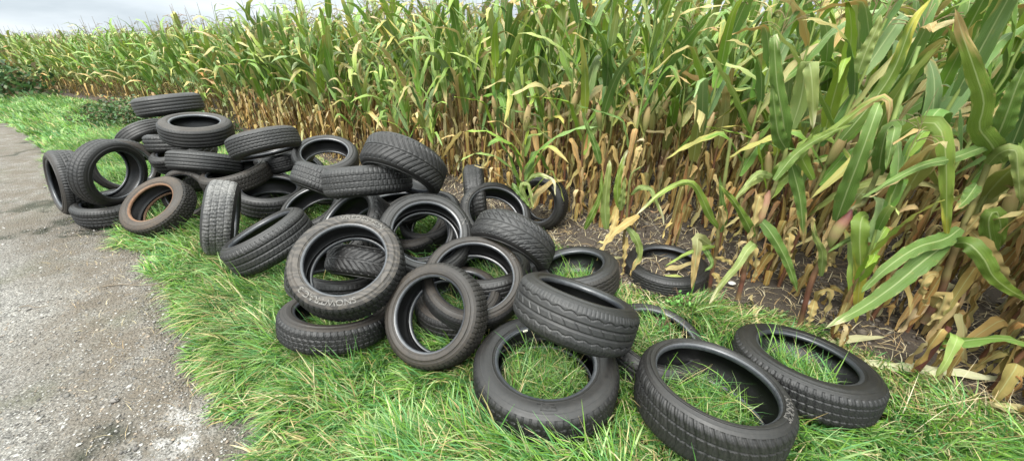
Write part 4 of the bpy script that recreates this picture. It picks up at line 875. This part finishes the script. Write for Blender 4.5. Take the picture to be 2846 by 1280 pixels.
# dry straw litter on soil and along the verge edge
def litter(name,label,P,L_,wd,cols,z):
    m=len(P); az=rng.uniform(0,6.28,m); Pp,V,C=blades(P,L_,az,np.full(m,1.42),rng.uniform(-.2,.3,m),wd,cols[rng.integers(0,len(cols),m)]*rng.uniform(.7,1.1,(m,1)),4,z)
    o=blademesh(name,V,C,M['dry2'],4); tag(o,label,'straw',None,'stuff')
M['dry2']=leafmat('straw',.15,.8,False,.15)
SC=np.array([(.50,.42,.26),(.42,.32,.17),(.60,.53,.36),(.33,.23,.12)])
P=region(-3,7,-.5,7,420); a=side_of(P,SOIL); P=P[(a>-.25)&(a<4)]; litter('straw_litter','thin straw and leaf shreds scattered over the field soil',P,rng.uniform(.03,.16,len(P)),rng.uniform(.002,.007,len(P)),SC,np.full(len(P),.018))
P=region(-4,1,.3,5,130); a=side_of(P,ROAD); P=P[(a<.15)&(a>-.45)]; litter('verge_straw','bits of dead grass lying along the road margin',P,rng.uniform(.02,.09,len(P)),rng.uniform(.0012,.003,len(P)),SC,np.full(len(P),.012))
# straw tangle over the sunken tyre and near the right end of the verge
P=np.concatenate([rng.normal((.74,1.46),(.20,.10),(520,2)),rng.normal((1.02,1.62),(.22,.08),(260,2)),rng.normal((2.0,1.12),(.22,.10),(260,2)),rng.normal((-1.42,1.72),(.07,.04),(120,2))]); m=len(P)
Pp,V,C=blades(P,rng.uniform(.10,.34,m),rng.uniform(0,6.28,m),rng.uniform(.3,1.2,m),rng.uniform(.3,1.6,m),rng.uniform(.002,.0045,m),SC[rng.integers(0,4,m)],6)
ok=~tyre_inside(Pp.reshape(-1,3)).reshape(m,6).any(1); o=blademesh('straw_tangle',V[ok],C[ok],M['dry2'],6); tag(o,'tangles of dead pale straw over the sunken tyre and the verge','straw',None,'stuff')
# fallen maize leaves, each its own thing
FL=[((1.62,1.62,.02),.1,.62,.085,(.56,.50,.32),'long pale fallen maize leaf on the soil behind the long dark tyre'),
((1.95,1.50,.03),-.25,.70,.08,(.62,.58,.40),'wide straw coloured fallen leaf right of the long dark tyre'),
((2.2,1.28,.03),-.35,.55,.05,(.55,.44,.24),'narrow tan fallen leaf ending at the withered broken stem'),
((1.18,2.40,.05),.3,.34,.06,(.42,.30,.16),'brown fallen leaf curled inside the tyre on bare soil'),
((1.14,2.30,.06),-.3,.30,.05,(.36,.38,.12),'greenish fallen leaf inside the tyre on bare soil'),
((2.45,1.0,.03),.2,.6,.07,(.50,.46,.26),'pale fallen leaf at the right edge where grass meets soil'),
((2.75,.95,.03),2.6,.6,.08,(.42,.34,.20),'buff fallen leaf below the far right maize plant'),
((1.55,1.78,.02),1.2,.35,.04,(.55,.40,.22),'short orange brown fallen leaf between the two nearest stems'),
((.60,2.55,.02),.2,.36,.05,(.58,.50,.30),'pale shredded leaf on soil behind the tyre with short grass'),
((-6.35,6.35,.10),2.9,.55,.09,(.55,.47,.28),'pale fallen maize leaf on the green verge left of the heap')]
for (p,az,Ln,W_,c_,lb) in FL:
    V,F,uv,C=leaf((0,0,0),az,Ln,W_,.12,.2,twist=.8,fold=.35,n=14,nac=4,wave=.014,c0=c_,c1=tuple(np.array(c_)*.75)); V[:,2]=np.maximum(V[:,2],-.008)
    o=mesh('fallen_maize_leaf',V,F,M['dry'],uv=uv,col=C); o.location=p; tag(o,lb,'fallen leaf','fallen maize leaves')
# twigs and stones on the road
for (p,q,r_,lb) in [((-3.02,2.24,.012),(-2.62,2.28,.015),.004,'thin forked twig on the road near the grass edge'),((-3.35,2.0,.012),(-3.18,2.02,.012),.003,'short dark twig on the road left of the forked one')]:
    p=np.array(p);q=np.array(q); s=np.linspace(0,1,9)[:,None]; P=p+(q-p)*s+np.c_[np.zeros(9),.012*np.sin(s[:,0]*7),.004*np.sin(s[:,0]*5)]
    L_=[tube(P-p,np.linspace(r_,r_*.5,9),6,(.16,.13,.095))]
    if r_>.0035: L_.append(tube(np.array([P[4]-p,P[4]-p+[.06,.05,.004],P[4]-p+[.12,.06,.002]]),r_*.5,5,(.16,.13,.095)))
    V,F,uv,C=cat_parts(L_); o=mesh('twig',V,F,M['stone'],col=C); o.location=p; tag(o,lb,'twig')
def rock(loc,s,c_,lb,name='stone',cat_='stone'):
    n=10; a=np.linspace(0,math.pi,n); V=[];
    th_=np.linspace(0,2*np.pi,14,endpoint=False); P=np.stack([np.sin(a)[:,None]*np.cos(th_),np.sin(a)[:,None]*np.sin(th_),np.broadcast_to(np.cos(a)[:,None],(n,14))],-1).reshape(-1,3)
    P=P*(1+.25*(vnoise(P[:,:2]+P[:,2:3],2.5,int(s*9999),2)-.5))[:,None]*np.array([1.25,.9,.6])*s
    F=grid(n,14); F2=np.stack([np.arange(n-1)*14+13,np.arange(n-1)*14,np.arange(1,n)*14,np.arange(1,n)*14+13],1); F=np.r_[F,F2]
    o=mesh(name,P,F,M['stone'],col=np.tile(c_,(len(P),1))); o.location=loc; tag(o,lb,cat_); return o
rock((-1.93,1.79,.012),.014,(.48,.48,.46),'white pebble at the grass edge level with the ribbed winter tyre')
rock((-2.0,1.27,.014),.016,(.14,.13,.12),'dark stone on the road left of the chalky patch')
rock((-1.02,.93,.012),.012,(.36,.35,.31),'pale pebble at the bottom edge by the grass')
rock((2.02,2.03,.03),.03,(.33,.31,.28),'grey lump of stone on the soil between maize stems')
rock((1.62,2.25,.035),.022,(.62,.60,.56),'white crumpled scrap on the soil by the red maize stem','paper_scrap','litter')
V,F,uv,C=leaf((0,0,0),.6,.05,.025,.2,.3,n=8,nac=2,wave=.002,c0=(.50,.22,.05),c1=(.55,.30,.08)); o=mesh('fallen_leaf',V,F,M['dry2'],uv=uv,col=C); o.location=(-3.05,1.40,.015); tag(o,'small orange leaf lying alone on the road','leaf')
# ---------------- bramble bushes and weeds ----------------
def leafcloud(m,ctr,rad,size,cols,seed):
    r=np.random.default_rng(seed); u=r.normal(size=(m,3)); u/=np.linalg.norm(u,axis=1)[:,None]; rr=r.random(m)**.45
    lob=.55+.9*vnoise(np.stack([np.arctan2(u[:,1],u[:,0])*1.3+seed,u[:,2]*2],1),1.4,seed,3)
    P=u*rr[:,None]*lob[:,None]*np.array(rad); P[:,2]=np.abs(P[:,2]); P+=np.array(ctr)
    n1=u+r.normal(0,.7,(m,3)); n1/=np.linalg.norm(n1,axis=1)[:,None]; t=np.cross(n1,r.normal(size=(m,3))); t/=np.linalg.norm(t,axis=1)[:,None]; b_=np.cross(n1,t)
    s=size*r.uniform(.6,1.4,(m,1)); V=np.stack([P-t*s,P+b_*s*.55+n1*s*.1,P+t*s,P-b_*s*.55+n1*s*.1],1).reshape(-1,3)
    F=np.arange(m*4).reshape(-1,4); C=np.repeat(np.array(cols)[r.integers(0,len(cols),m)]*r.uniform(.6,1.3,(m,1)),4,0); return V,F,C
BC=[(.045,.105,.030),(.065,.14,.04),(.035,.08,.03),(.10,.15,.05),(.13,.10,.05)]
def bush(loc,rad,m,size,lb,seed,cols=BC,name='bramble_bush'):
    root=empty(name,loc); tag(root,lb,'bush' if 'bush' in name else 'weed'); V,F,C=leafcloud(m,(0,0,.02),rad,size,cols,seed); mesh('leaves',V,F,M['bush'],root,smooth=False,col=C)
    r=np.random.default_rng(seed+1); L_=[]
    for q in range(14):
        a=r.uniform(0,6.28); s=np.linspace(0,1,7)[:,None]; e=np.array([math.cos(a)*rad[0]*.9,math.sin(a)*rad[1]*.9,rad[2]*r.uniform(.5,1.1)]); P=e*s*[1,1,0]+np.c_[np.zeros((7,2)),e[2]*np.sin(s[:,0]*2.2)]; L_.append(tube(P,np.linspace(.008,.003,7)*size/.035,4,(.11,.07,.045)))
    V,F,uv,C=cat_parts(L_); mesh('stems',V,F,M['stone'],root,col=C)
bush((-8.2,8.35,0),(1.3,.75,.55),4200,.035,'low dark bramble bush at the maize edge behind the topmost tyre',3)
bush((-6.2,7.35,0),(.8,.5,.42),2400,.032,'small bramble clump next to the topmost tyre, right of the larger one',9)
bush((-17.6,12.6,0),(2.2,1.6,1.35),5200,.075,'tall dark green bush at the left edge of the photo beyond the path',5)
bush((-20.5,14.2,0),(2.2,1.6,1.5),4200,.08,'dense dark bush farthest left, merging into the maize edge',6)
bush((1.12,1.98,0),(.10,.07,.15),150,.013,'leafy weed beside the tyre on bare soil','7' and 7,[(.12,.30,.06),(.17,.36,.09)],'leafy_weed')
bush((.86,1.66,0),(.06,.05,.20),60,.015,'small green weed sprig growing over the sunken tyre',8,[(.10,.30,.08),(.14,.36,.10)],'leafy_weed')
